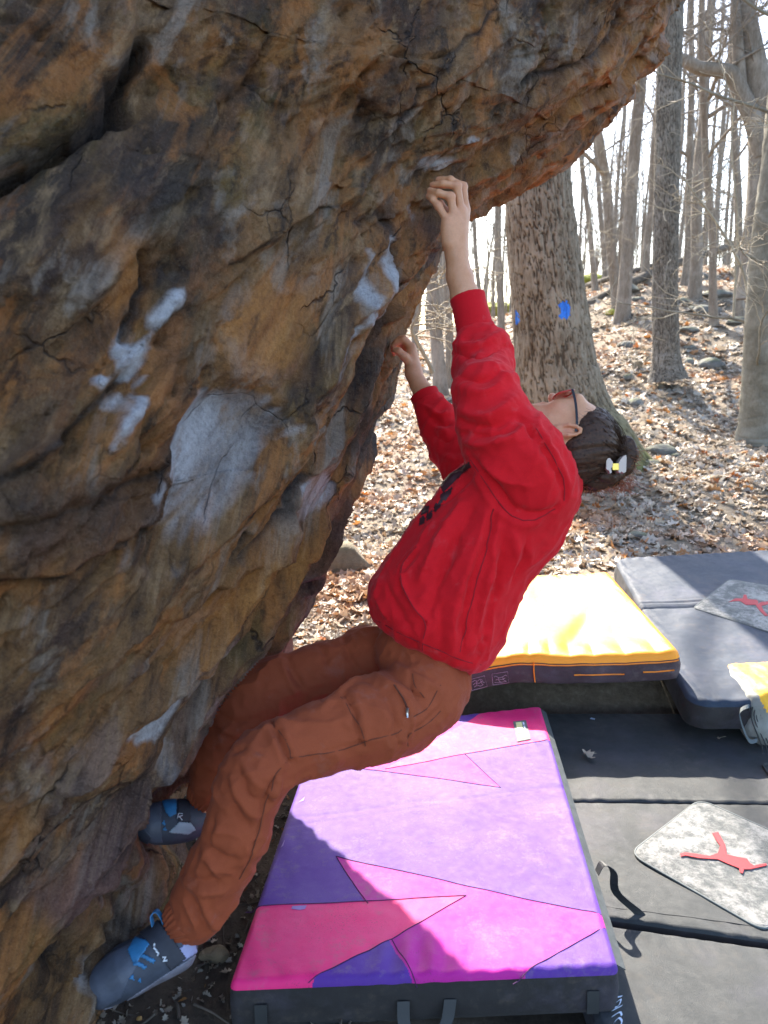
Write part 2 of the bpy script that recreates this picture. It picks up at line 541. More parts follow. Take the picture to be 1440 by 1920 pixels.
tl2 = ww * 17 + 1.5 * warp + 0.5 * fbm(aniso(2, 10, 4), 3, 43)
fr2 = tl2 - np.floor(tl2)
s2a = sstep(-0.2, 0.5, fbm(aniso(1.2, 4.0, 2.0), 2, 45))
disp += 0.018 * (fr2 ** 1.3) * (1 - sstep(0.88, 1.0, fr2)) * s2a
f1, f2, cid = worley(aniso(1.9, 8.5, 3.0) + 0.5 * warp[:, None], 51)
disp += 0.030 * (cid - 0.5) * sstep(0.02, 0.10, f2 - f1) - 0.012 * (1 - sstep(0.0, 0.05, f2 - f1)) * sstep(0.0, 0.4, fbm(aniso(2, 3, 2), 2, 53))
f1b, f2b, cidb = worley(aniso(6, 26, 10) + 0.8 * warp[:, None], 61)
disp += 0.012 * (cidb - 0.5) * sstep(0.03, 0.14, f2b - f1b)
disp += 0.007 * fbm(aniso(8, 40, 18), 4, 71) + 0.003 * vnoise(aniso(60, 150, 90), 77)
disp -= 0.020
pit = np.clip(fbm(aniso(9, 20, 12), 3, 81) - 0.45, 0, 1); disp -= 0.05 * pit
calm = np.zeros(len(RV))                                  # polished, chalked or smooth areas
def soft(poly, w): return 1 - sstep(-w, w, poly_sd(R2, poly))
def stroke(pl, w): return np.exp(-(line_sd(R2, pl) / w) ** 2)
BOWL = [(392, 742), (430, 724), (490, 728), (528, 762), (552, 800), (540, 850), (500, 910), (440, 975), (370, 1030), (300, 1066), (275, 1050), (320, 985), (352, 900), (345, 830), (362, 785)]
SCOOP = [(622, 866), (640, 910), (622, 958), (585, 992), (556, 985), (580, 915)]
LOWS = [(368, 1258), (380, 1288), (352, 1345), (305, 1400), (235, 1402), (258, 1362), (320, 1308)]
SMOOTH1 = [(420, 600), (560, 470), (650, 420), (680, 470), (620, 640), (560, 720), (420, 700)]
LOWSLAB = [(115, 1480), (235, 1400), (330, 1400), (290, 1470), (180, 1510)]
calm = np.maximum.reduce([soft(BOWL, 22), soft(SCOOP, 14), soft(LOWS, 14), 0.75 * soft(SMOOTH1, 30), 0.8 * soft(LOWSLAB, 20)])
disp = disp * (1 - 0.86 * calm)
disp -= 0.075 * soft(BOWL, 30); disp += 0.03 * stroke([(528, 755), (556, 805), (545, 855), (505, 915), (440, 982), (365, 1040)], 20)
disp -= 0.028 * soft(SCOOP, 14); disp -= 0.02 * soft(LOWS, 14)
CRACKS = [([(0, 335), (60, 300), (120, 255), (185, 205), (245, 135), (280, 60)], 15, .07), ([(440, 495), (490, 465), (545, 430), (610, 395), (650, 380)], 4, .014),
          ([(270, 470), (288, 520), (270, 570), (240, 630)], 9, .03), ([(690, 425), (735, 395), (745, 450), (730, 560), (705, 650)], 10, .02),
          ([(0, 1000), (90, 985), (200, 930), (330, 880)], 14, .035), ([(0, 1105), (120, 1075), (280, 990)], 9, .03),
          ([(245, 690), (150, 790), (60, 870), (0, 900)], 9, .03), ([(590, 900), (540, 980), (470, 1055)], 6, .03), ([(480, 1010), (455, 1060)], 5, .03),
          ([(885, 390), (960, 340), (1050, 270), (1130, 215)], 9, .03), ([(620, 790), (690, 700), (730, 600), (745, 560)], 6, .03),
          ([(110, 1815), (140, 1740), (185, 1690), (225, 1660)], 17, .06), ([(225, 1660), (215, 1720), (160, 1800), (140, 1880)], 7, .02),
          ([(960, 0), (900, 60), (820, 150), (760, 250)], 5, .012), ([(1190, 40), (1120, 110), (1010, 150)], 6, .02),
          ([(200, 1420), (330, 1330), (420, 1250)], 5, .012), ([(330, 1460), (260, 1560), (180, 1640)], 6, .02), ([(40, 1640), (100, 1520), (150, 1470)], 7, .025)]
crk = np.zeros(len(RV))
for pl, w, dp in CRACKS:
    pl = dense(pl, 22); pl = pl + RNG.normal(0, 4.0, pl.shape); s_ = stroke(pl, w); disp -= dp * s_; crk = np.maximum(crk, s_)
def ledge(pl, amp, w):
    pl = np.asarray(pl, float); best = np.full(len(R2), 1e18); sg = np.zeros(len(R2)); tt = np.zeros(len(R2))
    for i in range(len(pl) - 1):
        a = pl[i]; e = pl[i + 1] - a; q = R2 - a; t_ = np.clip((q @ e) / (e @ e), 0, 1); r = q - t_[:, None] * e; d2 = (r ** 2).sum(1)
        m = d2 < best; best = np.where(m, d2, best); sg = np.where(m, e[0] * q[:, 1] - e[1] * q[:, 0], sg); tt = np.where(m, (i + t_) / (len(pl) - 1), tt)
    d = np.sqrt(best) * np.where(sg < 0, 1, -1)            # positive above the line (for lines drawn left to right)
    return amp * sstep(-9, 5, d) * np.exp(-np.maximum(d, 0) / w) * np.sin(math.pi * np.clip(tt, .02, .98)) ** .6
LEDGES = [([(440, 497), (490, 467), (545, 432), (610, 397), (655, 380)], .045, 70), ([(0, 1105), (120, 1075), (200, 1040), (290, 985)], .06, 60), ([(0, 905), (60, 872), (150, 792), (245, 690)], .05, 60), ([(300, 1190), (420, 1120), (540, 1040), (600, 960)], .035, 45), ([(640, 640), (690, 560), (740, 470), (790, 380)], .03, 40),
          ([(700, 300), (800, 220), (900, 120), (1000, 40)], .045, 60), ([(860, 330), (960, 270), (1060, 190), (1180, 120)], .04, 50), ([(230, 1380), (330, 1300), (430, 1220)], .03, 40), ([(60, 1560), (140, 1470), (250, 1390)], .045, 50), ([(560, 330), (640, 200), (720, 90), (760, 0)], .05, 70), ([(380, 300), (430, 180), (520, 60)], .04, 60), ([(90, 1330), (200, 1220), (300, 1130)], .05, 55), ([(120, 620), (190, 560), (262, 470)], .04, 50), ([(140, 1740), (230, 1600), (330, 1470)], .03, 40)]
for pl, am, w in LEDGES:
    pl = dense(pl, 30); pl[1:-1] += RNG.normal(0, 5.0, pl[1:-1].shape); disp += ledge(pl, am, w)
BLOCK_TL = [(-400, -400), (270, -400), (262, 60), (235, 130), (180, 195), (110, 250), (0, 320), (-400, 420)]
disp += 0.05 * soft(BLOCK_TL, 16)
FARLEG = [(455, 1250), (400, 1300), (345, 1400), (330, 1480), (230, 1520), (230, 1590), (420, 1600), (520, 1300)]
disp -= 0.035 * soft(FARLEG, 70)
disp -= 0.06 * soft([(285, 1480), (420, 1470), (420, 1610), (285, 1600)], 26)
cn = fbm(np.stack([uu * 9, ww * 14, RV[:, 0] * 9], -1), 4, 91)
flu = np.maximum.reduce([stroke([(335, 556), (300, 590), (272, 645), (250, 690)], 26), stroke([(250, 632), (222, 680), (180, 715)], 22), stroke([(285, 715), (245, 770), (205, 845)], 24), .9 * stroke([(318, 736), (292, 760)], 12), .7 * stroke([(235, 735), (205, 760)], 14)])
csf = fbm(np.stack([uu * 7, ww * 22, RV[:, 0] * 12], -1), 3, 98)
flu = flu * sstep(-.65, .45, cn + .7 * csf)
disp += 0.016 * flu * (1 + cn)
disp -= 0.034 * sstep(1.85, 2.15, RV[:, 2])
edge_keep = sstep(0, 0.5, np.abs(RN[:, 0]))
RV = RV + RN * disp[:, None]
# chalk, dark streaks, orange and purple staining: the stone's own colours; cracks darkened too
chalk = np.maximum.reduce([soft(BOWL, 34) * np.clip(1.15 - .0016 * (R2[:, 1] - 740), .4, 1), soft(SCOOP, 14) * .8, soft(LOWS, 14) * .85, flu * 0.95,
    np.exp(-((R2[:, 0] - 836) / 38) ** 2 - ((R2[:, 1] - 318) / 26) ** 2), .8 * stroke([(900, 265), (860, 300), (830, 330)], 10), .8 * np.exp(-((R2[:, 0] - 795) / 14) ** 2 - ((R2[:, 1] - 405) / 26) ** 2),
    .75 * stroke([(740, 452), (705, 520), (668, 605)], 10), .8 * stroke([(735, 470), (722, 540), (700, 600)], 8), .8 * stroke([(698, 470), (672, 540), (655, 600)], 8),
    .6 * stroke([(655, 605), (618, 680), (600, 720)], 7), .5 * stroke([(690, 620), (660, 690)], 9), .5 * stroke([(400, 690), (380, 720)], 9), .5 * stroke([(330, 1400), (290, 1500)], 10),
    .3 * stroke([(215, 1690), (175, 1760), (135, 1850)], 6), .45 * stroke([(300, 960), (320, 900)], 8), .5 * np.exp(-((R2[:, 0] - 920) / 14) ** 2 - ((R2[:, 1] - 345) / 16) ** 2), .35 * soft([(300, 1060), (420, 990), (340, 1080), (240, 1130)], 20)])
cn2 = fbm(np.stack([uu * 3, ww * 6, RV[:, 0] * 3], -1), 3, 95)
cs = fbm(np.stack([uu * 5, ww * 46, RV[:, 0] * 16], -1), 4, 97)
chalk = sstep(.22, 1.0, chalk + (.28 * cn + .30 * cs) * (chalk > .05)) * np.clip(.80 + .45 * cn2, .2, 1)
dark = np.maximum.reduce([0.9 * crk, .9 * stroke([(750, 380), (735, 470), (728, 560), (700, 640)], 17) * (0.6 + .6 * cn), .75 * soft([(0, 930), (150, 900), (330, 880), (300, 980), (150, 1050), (0, 1090)], 40), .7 * soft([(290, 390), (400, 350), (450, 440), (360, 700), (330, 860), (290, 560)], 45) * (.7 + .5 * cn),
    .8 * stroke([(690, 760), (700, 700), (735, 640)], 16), .75 * stroke([(680, 850), (705, 780)], 12), .6 * soft([(200, 300), (330, 280), (380, 420), (260, 430)], 40), .6 * soft([(90, 1540), (130, 1420), (160, 1470), (110, 1640)], 30), .75 * stroke([(890, 375), (985, 320), (1075, 255)], 12), .6 * stroke([(850, 0), (760, 120), (700, 260)], 26),
    .6 * stroke([(640, 985), (560, 1130), (470, 1240)], 14)])
orange = np.maximum.reduce([.95 * soft([(880, 395), (960, 300), (1100, 130), (1250, -10), (1260, 60), (1120, 250), (1000, 340)], 55) * (.75 + .6 * cn), .7 * stroke([(560, 1040), (460, 1130), (360, 1200)], 40), .8 * stroke([(300, 900), (180, 1000), (60, 1080)], 34) * (.4 + 1.2 * cn), .7 * stroke([(240, 480), (250, 540)], 40), .6 * stroke([(600, 250), (640, 210)], 26), .6 * soft([(350, 80), (520, 60), (520, 250), (400, 240)], 60) * (.5 + 1.2 * cn),
    .6 * soft([(430, 560), (600, 500), (560, 700), (430, 690)], 40), .8 * stroke([(655, 905), (600, 1040), (530, 1150)], 9), .8 * stroke([(780, 545), (720, 640)], 14), .6 * stroke([(40, 1560), (0, 1600)], 40)])
purple = np.maximum.reduce([.9 * soft([(440, 1290), (480, 1260), (360, 1480), (260, 1620), (140, 1750), (60, 1700), (220, 1560), (330, 1450)], 40), .6 * stroke([(640, 940), (620, 1000)], 12), .5 * soft([(200, 1230), (240, 1190), (230, 1280), (150, 1330)], 24), .45 * stroke([(810, 480), (800, 430)], 20)])
t = NT('boulder_stone'); v = t.tc()
ms = t.attr('stain'); S_ = t.sep(ms); al = t.attr('stain', 'Alpha')
bv = t.mapv(v, rot=(-ba, 0, 0)); bva = t.mapv(bv, scale=(1, 0.22, 1))
bvs = t.mapv(bv, scale=(1, 0.07, 1.0))
n1 = t.noise(bva, 7, 9, 0.68, 0.6); n2 = t.noise(bva, 2.6, 7, 0.62, 0.8); n3 = t.noise(bvs, 17, 8, 0.7, 0.3); n4 = t.noise(v, 75, 6, 0.72); n5 = t.noise(v, 310, 4, .75)
c = t.ramp(n2, [(0.32, (0.052, 0.032, 0.024)), (0.43, (0.135, 0.076, 0.038)), (0.52, (0.245, 0.130, 0.054)), (0.62, (0.31, 0.150, 0.060)), (0.74, (0.35, 0.225, 0.13))])
c = t.mix(t.ramp(n1, [(0.50, 0.0), (0.60, 0.85)]), c, (0.40, 0.160, 0.048))
c = t.mix(t.ramp(t.noise(bva, 3.7, 6, .6), [(0.52, 0.0), (0.62, 0.6)]), c, (0.125, 0.098, 0.032))
c = t.mix(t.ramp(t.noise(t.mapv(bva, loc=(4, 1, 2)), 4.3, 8, .66), [(0.53, 0.0), (0.62, 0.75)]), c, (0.055, 0.040, 0.038))
c = t.mix(t.ramp(t.noise(t.mapv(bva, loc=(9, 5, 2)), 5.5, 8, .66), [(0.58, 0.0), (0.64, 0.8)]), c, (0.29, 0.18, 0.13))
c = t.mix(t.ramp(n3, [(0.53, 0.0), (0.64, 0.7)]), c, (0.42, 0.265, 0.14))
c = t.mix(t.ramp(n3, [(0.37, 0.75), (0.46, 0.0)]), c, (0.026, 0.017, 0.015))
n6 = t.noise(t.mapv(bvs, loc=(3, 3, 7)), 6, 8, .62, .8)
c = t.mix(t.ramp(n6, [(0.36, 0.55), (0.45, 0.0)]), c, (0.060, 0.036, 0.030))
c = t.mix(t.ramp(n6, [(0.53, 0.0), (0.62, 0.85)]), c, (0.46, 0.185, 0.058))
c = t.mix(t.ramp(t.noise(t.mapv(bvs, loc=(1, 8, 4)), 9, 7, .62, .5), [(0.55, 0.0), (0.64, 0.7)]), c, (0.37, 0.30, 0.24))
wv = t.mix(0.05, t.mapv(bv, scale=(1, .30, 1)), t.noise(v, 9, 3, .6, out='Color'))
ck = t.vor(wv, 7, 'DISTANCE_TO_EDGE'); ckm = t.ramp(ck, [(0.0, 1.0), (0.016, 0.0)]); ckn = t.math('MULTIPLY', ckm, t.ramp(t.noise(v, 3.1, 3, .5), [(0.54, 0.0), (0.64, 1.0)]))
c = t.mix(t.math('MULTIPLY', ckn, .85), c, (0.014, 0.010, 0.010))
oc = t.ramp(n1, [(0.3, (0.13, 0.038, 0.012)), (0.48, (0.46, 0.165, 0.034)), (0.62, (0.56, 0.25, 0.065)), (0.75, (0.14, 0.065, 0.035))])
c = t.mix(t.math('MULTIPLY', S_[2], t.ramp(n3, [(0.3, 0.35), (0.5, 0.95)]), clamp=True), c, oc)
pc = t.ramp(n3, [(0.3, (0.085, 0.045, 0.045)), (0.55, (0.20, 0.11, 0.105)), (0.75, (0.33, 0.22, 0.20))])
c = t.mix(t.math('MULTIPLY', al, 0.85), c, pc)
dk = t.math('MULTIPLY', S_[1], t.ramp(n1, [(0.25, 0.55), (0.6, 1.0)]), clamp=True)
c = t.mix(dk, c, t.ramp(n4, [(0.3, (0.016, 0.014, 0.016)), (0.7, (0.06, 0.052, 0.052))]))
ch = t.math('MULTIPLY', S_[0], t.ramp(t.noise(bvs, 30, 8, .7), [(0.30, 0.45), (0.5, 1.0)]), clamp=True)
ch = t.ramp(ch, [(0.10, 0.0), (0.75, 0.93)])
c = t.mix(ch, c, t.ramp(n1, [(0.3, (0.36, 0.31, 0.30)), (0.48, (0.50, 0.48, 0.49)), (0.65, (0.62, 0.62, 0.65))]))
c = t.mix(t.ramp(n4, [(0.35, 0.55), (0.55, 0.0)]), c, t.mix(1.0, c, (0.45, 0.42, 0.42), 'MULTIPLY'))
c = t.mix(t.ramp(n5, [(0.36, 0.5), (0.5, 0.0)]), c, t.mix(1.0, c, (0.42, 0.40, 0.40), 'MULTIPLY'))
c = t.mix(t.ramp(n5, [(0.58, 0.0), (0.70, 0.30)]), c, (0.45, 0.36, 0.27))
t.bs(Base_Color=c, Roughness=t.ramp(n1, [(0.3, 0.52), (0.7, 0.82)]))
t.b.inputs['Specular IOR Level'].default_value = 0.18
hh = t.math('ADD', t.math('MULTIPLY', n3, 1.0), t.math('MULTIPLY', n4, 0.6)); hh = t.math('ADD', hh, t.math('MULTIPLY', n5, 0.34)); hh = t.math('SUBTRACT', hh, t.math('MULTIPLY', ckn, .8)); hh = t.math('ADD', hh, t.math('MULTIPLY', n1, .9))
t.bump(hh, 1.0, 0.020)
STONE = t.m
boulder = thing('boulder', 'huge overhanging brown and orange boulder with white chalk marks filling the left side', 'boulder', (-1.2, 2, 0))
boulder.location = (0, 0, 0)
face = mesh_obj('rock_face', RV, RF, STONE, boulder, True, {'stain': np.stack([chalk, np.clip(dark, 0, 1), np.clip(orange, 0, 1), np.clip(purple, 0, 1)], -1)})
# the rest of the boulder closes behind the face (its own stone body)
nyb, nhb = len(ya), len(ha)
R3 = RV.reshape(nyb, nhb, 3)
def hull_strip(edge, back, name):
    n = len(edge); k = 14; V = []
    for j in range(k):
        f = j / (k - 1); V.append(edge * (1 - f) + back * f)
    V = np.array(V)
    bulge = np.sin(np.linspace(0, math.pi, k))[:, None]
    return V, bulge
step = 6
topE = R3[::step, -1]; topB = topE.copy(); topB[:, 0] = -4.2; topB[:, 2] = 3.6
V, bl = hull_strip(topE, topB, 'top'); V[..., 2] += 0.9 * bl
V[1:] += 0.06 * fbm(V[1:].reshape(-1, 3) * 2, 3, 3).reshape(V[1:].shape[:2])[..., None]
mesh_obj('rock_top', V.reshape(-1, 3), grid_faces(V.shape[0], V.shape[1])[:, ::-1], STONE, boulder)
for sl, nm in ((R3[-1, ::step], 'rock_back'), (R3[0, ::step], 'rock_back')):
    b_ = sl.copy(); b_[:, 0] = -4.2; b_[:, 1] = sl[:, 1].mean()
    V, bl = hull_strip(sl, b_, nm); V[1:] += 0.06 * fbm(V[1:].reshape(-1, 3) * 2, 3, 3).reshape(V[1:].shape[:2])[..., None]
    mesh_obj('rock_back', V.reshape(-1, 3), grid_faces(V.shape[0], V.shape[1]), STONE, boulder)
# a smaller pinkish block standing behind the boulder's foot
def stone_mesh(c, r, seed, sub=3, rough=0.22, flat=0.0, rot=0.0):
    bm = bmesh.new(); bmesh.ops.create_icosphere(bm, subdivisions=sub, radius=1.0)
    V = np.array([v_.co[:] for v_ in bm.verts]); F = [[v_.index for v_ in f_.verts] for f_ in bm.faces]; bm.free()
    rs = np.random.default_rng(seed)
    for _ in range(9):                       # chop planes make it a broken stone rather than a ball
        n = rs.normal(size=3); n /= np.linalg.norm(n); d = 0.62 + 0.3 * rs.random()
        s = V @ n - d; V = V - np.where(s > 0, s, 0)[:, None] * n * 0.9
    V = V * (1 + rough * 0.4 * fbm(V * 1.5 + seed, 3, seed)[:, None])
    V = V * np.asarray(r)
    ca, sa = math.cos(rot), math.sin(rot)
    V = np.stack([V[:, 0] * ca - V[:, 1] * sa, V[:, 0] * sa + V[:, 1] * ca, V[:, 2]], -1) + np.asarray(c)
    return V, F
# ================================================================== crash pads
def fabric(name, col, rough=0.5, weave=900.0, dirt=0.25, sheen=0.04, spec=0.4, stain=(0.25, 0.2, 0.17)):
    t = NT(name); v = t.tc()
    n = t.noise(v, 6, 6, 0.65); d = t.noise(v, 38, 8, 0.72); f = t.noise(v, 320, 3, .7)
    c = t.mix(t.ramp(n, [(0.35, 0.0), (0.7, 0.22)]), col, tuple(min(1, q * 1.25 + 0.03) for q in col))
    c = t.mix(t.ramp(t.math('MULTIPLY', n, d), [(0.27, 0.0), (0.42, dirt)]), c, stain)
    c = t.mix(t.ramp(t.noise(t.mapv(v, loc=(3, 7, 1)), 60, 6, .75), [(0.64, 0.0), (0.72, dirt * 0.9)]), c, tuple(q * 0.35 for q in col))
    sp = t.noise(t.mapv(v, loc=(1, 2, 8)), 260, 3, .8); zone = t.noise(t.mapv(v, loc=(6, 1, 3)), 5, 5, .7)
    c = t.mix(t.math('MULTIPLY', t.ramp(sp, [(0.60, 0.0), (0.66, 1.0)]), t.ramp(zone, [(0.48, 0.0), (0.62, min(1.0, dirt * 3.0))])), c, tuple(q * 0.25 for q in stain))
    c = t.mix(t.ramp(t.noise(t.mapv(v, loc=(8, 4, 2)), 3.2, 7, .7), [(0.50, 0.0), (0.68, dirt * 0.6)]), c, tuple(min(1, .6 * a + .4 * b) for a, b in zip(col, (.36, .30, .46))))
    t.bs(Base_Color=c, Roughness=t.ramp(d, [(0.3, rough - 0.07), (0.7, rough + 0.1)]))
    t.b.inputs['Specular IOR Level'].default_value = spec
    t.b.inputs['Sheen Weight'].default_value = sheen; t.b.inputs['Sheen Roughness'].default_value = 0.5
    w = t.n.new('ShaderNodeTexWave'); w.inputs['Scale'].default_value = 260; t.l.new(v, w.inputs['Vector'])
    t.bump(t.math('ADD', t.math('MULTIPLY', w.outputs['Fac'], 0.25), t.math('ADD', f, t.math('MULTIPLY', n, 2.0))), 0.28, 0.004)
    return t.m
M_PURPLE = fabric('purple_nylon', (0.090, 0.026, 0.25), 0.58, spec=.22, dirt=.45)
M_HOTPINK = fabric('hot_pink_nylon', (0.78, 0.018, 0.17), 0.54, spec=.28, dirt=.40)
M_MAGENTA = fabric('magenta_nylon', (0.46, 0.012, 0.25), 0.58, spec=.22, dirt=.45)
M_SIDE = fabric('black_cordura', (0.020, 0.017, 0.017), 0.8, dirt=0.4, stain=(0.12, 0.09, 0.07))
M_BLACK = fabric('charcoal_cordura', (0.022, 0.025, 0.026), 0.62, dirt=0.2, sheen=0.06, spec=.28, stain=(0.2, 0.17, 0.14))
M_NAVY = fabric('slate_cordura', (0.016, 0.028, 0.050), 0.62, dirt=0.25, sheen=0.06, spec=.28, stain=(0.22, 0.17, 0.12))
M_ORANGE = fabric('orange_nylon', (0.88, 0.30, 0.008), 0.42, dirt=0.0, sheen=0.0, spec=.32)
M_PLUM = fabric('plum_cordura', (0.050, 0.030, 0.036), 0.7, dirt=0.3)
M_ORLINE = simple('orange_piping', (0.80, 0.22, 0.01), 0.5)
M_SEAM = simple('dark_thread', (0.06, 0.012, 0.07), 0.8)
M_DSEAM = simple('black_thread', (0.012, 0.012, 0.014), 0.8)
M_WEB = simple('black_webbing', (0.024, 0.025, 0.026), 0.6, bump=0.4, bscale=500)
M_GREYWEB = simple('grey_webbing', (0.10, 0.115, 0.115), 0.65, bump=0.4, bscale=500)
M_TRIM = simple('faded_trim_webbing', (0.055, 0.062, 0.062), 0.75, .3, 30, bump=0.4, bscale=500)
M_PRINT = simple('pale_print', (0.55, 0.62, 0.75), 0.6)
M_PINKPRINT = simple('pink_print', (0.50, 0.32, 0.40), 0.6)
M_YELLOW = fabric('yellow_nylon', (0.80, 0.42, 0.02), 0.5, dirt=0.12)
M_GREYFAB = fabric('grey_nylon', (0.22, 0.225, 0.20), 0.55, dirt=0.35)
M_PALEYEL = simple('pale_yellow_print', (0.62, 0.66, 0.30), 0.5)
M_RED = simple('red_print', (0.36, 0.010, 0.016), 0.55, var=0.08)
t = NT('worn_carpet'); v = t.tc()
n1 = t.noise(v, 7, 6, .65); n2 = t.noise(v, 45, 7, .75); n3 = t.noise(v, 420, 3, .8)
c = t.ramp(n1, [(0.3, (0.16, 0.155, 0.135)), (0.55, (0.31, 0.30, 0.275)), (0.8, (0.40, 0.395, 0.375))])
c = t.mix(t.ramp(t.math('MULTIPLY', n1, n2), [(0.20, 0.85), (0.29, 0.0)]), c, (0.045, 0.055, 0.05))
c = t.mix(t.ramp(n3, [(0.3, 0.4), (0.55, 0.0)]), c, (0.09, 0.088, 0.08))
t.bs(Base_Color=c, Roughness=0.95); t.b.inputs['Sheen Weight'].default_value = 0.3
t.bump(t.math('ADD', n3, n2), 0.9, 0.006); M_CARPET = t.m

class Pad:
    """a cushion given by the four corners of its top (front-left, front-right, back-right, back-left)"""
    def __init__(s, FL, FR, BR, BL, thick, rc=0.03, R=0.018, extra=None, sagf=None):
        s.C = [np.array(q, float) for q in (FL, FR, BR, BL)]; s.th = thick; s.rc = rc; s.R = R
        s.a = 0.25 * (np.linalg.norm(s.C[1] - s.C[0]) + np.linalg.norm(s.C[2] - s.C[3])); s.b = 0.25 * (np.linalg.norm(s.C[3] - s.C[0]) + np.linalg.norm(s.C[2] - s.C[1]))
        n = np.cross(s.C[1] - s.C[0], s.C[3] - s.C[0]); s.n = n / np.linalg.norm(n)
        s.extra = extra; s.sagf = sagf
    def plan(s, x, y):
        """square grid coords (-1..1) -> rounded local metres"""
        X = x * s.a; Y = y * s.b; rc = s.rc
        qx = np.abs(X) - (s.a - rc); qy = np.abs(Y) - (s.b - rc)
        m = (qx > 0) & (qy > 0)
        r = np.maximum(qx, qy); L = np.sqrt(qx * qx + qy * qy) + 1e-9
        X = np.where(m, np.sign(X) * (s.a - rc + qx / L * r), X); Y = np.where(m, np.sign(Y) * (s.b - rc + qy / L * r), Y)
        d = np.where(m, rc - r, np.minimum(s.a - np.abs(X), s.b - np.abs(Y)))      # distance to the edge
        return X, Y, np.maximum(d, 0)
    def world(s, X, Y, h):
        u = (X / s.a + 1) / 2; v_ = (Y / s.b + 1) / 2
        FL, FR, BR, BL = s.C
        P = FL * ((1 - u) * (1 - v_))[..., None] + FR * (u * (1 - v_))[..., None] + BR * (u * v_)[..., None] + BL * ((1 - u) * v_)[..., None]
        if s.sagf is not None: h = h + s.sagf(u, v_)
        return P + s.n * np.asarray(h)[..., None]
    def top(s, nx, ny, wr=0.002, seed=1):
        gx_, gy_ = np.meshgrid(np.linspace(-1, 1, nx), np.linspace(-1, 1, ny), indexing='ij')
        X, Y, d = s.plan(gx_, gy_)
        R = s.R; k = np.clip(R - d, 0, R)
        h = -(R - np.sqrt(np.maximum(R * R - k * k, 0)))
        p = np.stack([X.ravel() * 9, Y.ravel() * 9, np.full(X.size, seed * 3.1)], -1)
        h = h + (wr * fbm(p, 4, seed).reshape(X.shape) + 0.004 * fbm(p * 0.3, 2, seed + 5).reshape(X.shape)) * sstep(0, 0.03, d)
        ed = 1 - sstep(0.0, 0.10, d)
        h = h + ed * wr * 0.9 * np.sin((X + 0.3 * Y) * 90 + 5 * vnoise(p * 0.6, seed + 8).reshape(X.shape)) * sstep(0, 0.015, d)
        if s.extra is not None: h = h + s.extra(X, Y, d)
        s.tx, s.ty = X, Y; s.nx, s.ny = nx, ny
        s.V = s.world(X, Y, h).reshape(-1, 3); s.F = grid_faces(nx, ny)
        # boundary loop (counter-clockwise)
        idx = np.arange(nx * ny).reshape(nx, ny)
        s.loop = np.concatenate([idx[:-1, 0], idx[-1, :-1], idx[1:, -1][::-1], idx[0, 1:][::-1]])
        return s
    def side(s, rows=10, bulge=0.004, seed=2, wr=0.003):
        L = s.V[s.loop]; n = len(L); out = np.stack([s.tx.ravel()[s.loop], s.ty.ravel()[s.loop]], -1)
        e1 = (s.C[1] - s.C[0]) / (2 * s.a); e2 = (s.C[3] - s.C[0]) / (2 * s.b)
        tg = np.roll(L, -1, 0) - np.roll(L, 1, 0); o = np.cross(tg, s.n); o /= np.linalg.norm(o, axis=1, keepdims=True)
        V = []
        for j in range(rows):
            f = j / (rows - 1)
            q = L - s.n * (s.th - s.R) * f + o * (bulge * math.sin(math.pi * f))
            w = fbm(np.concatenate([q * np.array([14, 14, 30])], 1), 3, seed) * wr * math.sin(math.pi * min(1, f + 0.05))
            V.append(q + o * w[:, None])
        V.append(V[-1] - o * 0.02 - s.n * 0.004)
        V = np.array(V); m = len(V)
        F = grid_faces(m, n, wrap_v=True).tolist(); F.append([(m - 1) * n + k for k in range(n)][::-1])
        return V.reshape(-1, 3), F
def on_top(pad, px, py, lift=0.0):
    """point on the pad's top plane under a photo pixel"""
    c0 = pad.C[0]; ray = at(px, py, 1.0) - np.array([0, 0, CAMH]); o = np.array([0, 0, CAMH])
    tt = ((c0 - o) @ pad.n) / (ray @ pad.n)
    return o + ray * tt + pad.n * lift
def snap(pad, pts, lift):
    """drop points onto the pad's real cushion surface"""
    T = pad.V; out = []
    for p in pts:
        d = ((T - p) - ((T - p) @ pad.n)[:, None] * pad.n)
        i = np.argmin((d * d).sum(1)); out.append(p + pad.n * (((T[i] - p) @ pad.n) + lift))
    return np.array(out)
def ribbon(name, path, width_dir, w, mat, parent, th=0.002):
    path = np.asarray(path, float); n = len(path)
    wd = np.asarray(width_dir, float); wd = np.broadcast_to(wd, path.shape)
    T = np.gradient(path, axis=0); N = np.cross(T, wd); N /= np.maximum(np.linalg.norm(N, axis=1, keepdims=True), 1e-9)
    V = np.stack([path - wd * w / 2 + N * th / 2, path + wd * w / 2 + N * th / 2, path + wd * w / 2 - N * th / 2, path - wd * w / 2 - N * th / 2], 1).reshape(-1, 3)
    F = grid_faces(n, 4, wrap_v=True).tolist() + [[0, 1, 2, 3], [(n - 1) * 4 + k for k in (3, 2, 1, 0)]]
    return mesh_obj(name, V, F, mat, parent, False)
def patch(name, poly, mat, parent, pad=None, lift=0.002, th=0.002, smooth=False):
    """thin flat piece from a 3-D polygon, with thickness"""
    P = np.asarray(poly, float); n = len(P)
    nn = np.zeros(3)
    for i in range(n): nn += np.cross(P[i], P[(i + 1) % n])
    nn /= np.linalg.norm(nn)
    if nn[2] < 0: P = P[::-1]; nn = -nn
    V = np.vstack([P + nn * th, P]); F = [list(range(n))] + [[i, n + i, n + (i + 1) % n, (i + 1) % n][::1] for i in range(n)]
    return mesh_obj(name, V, F, mat, parent, smooth)

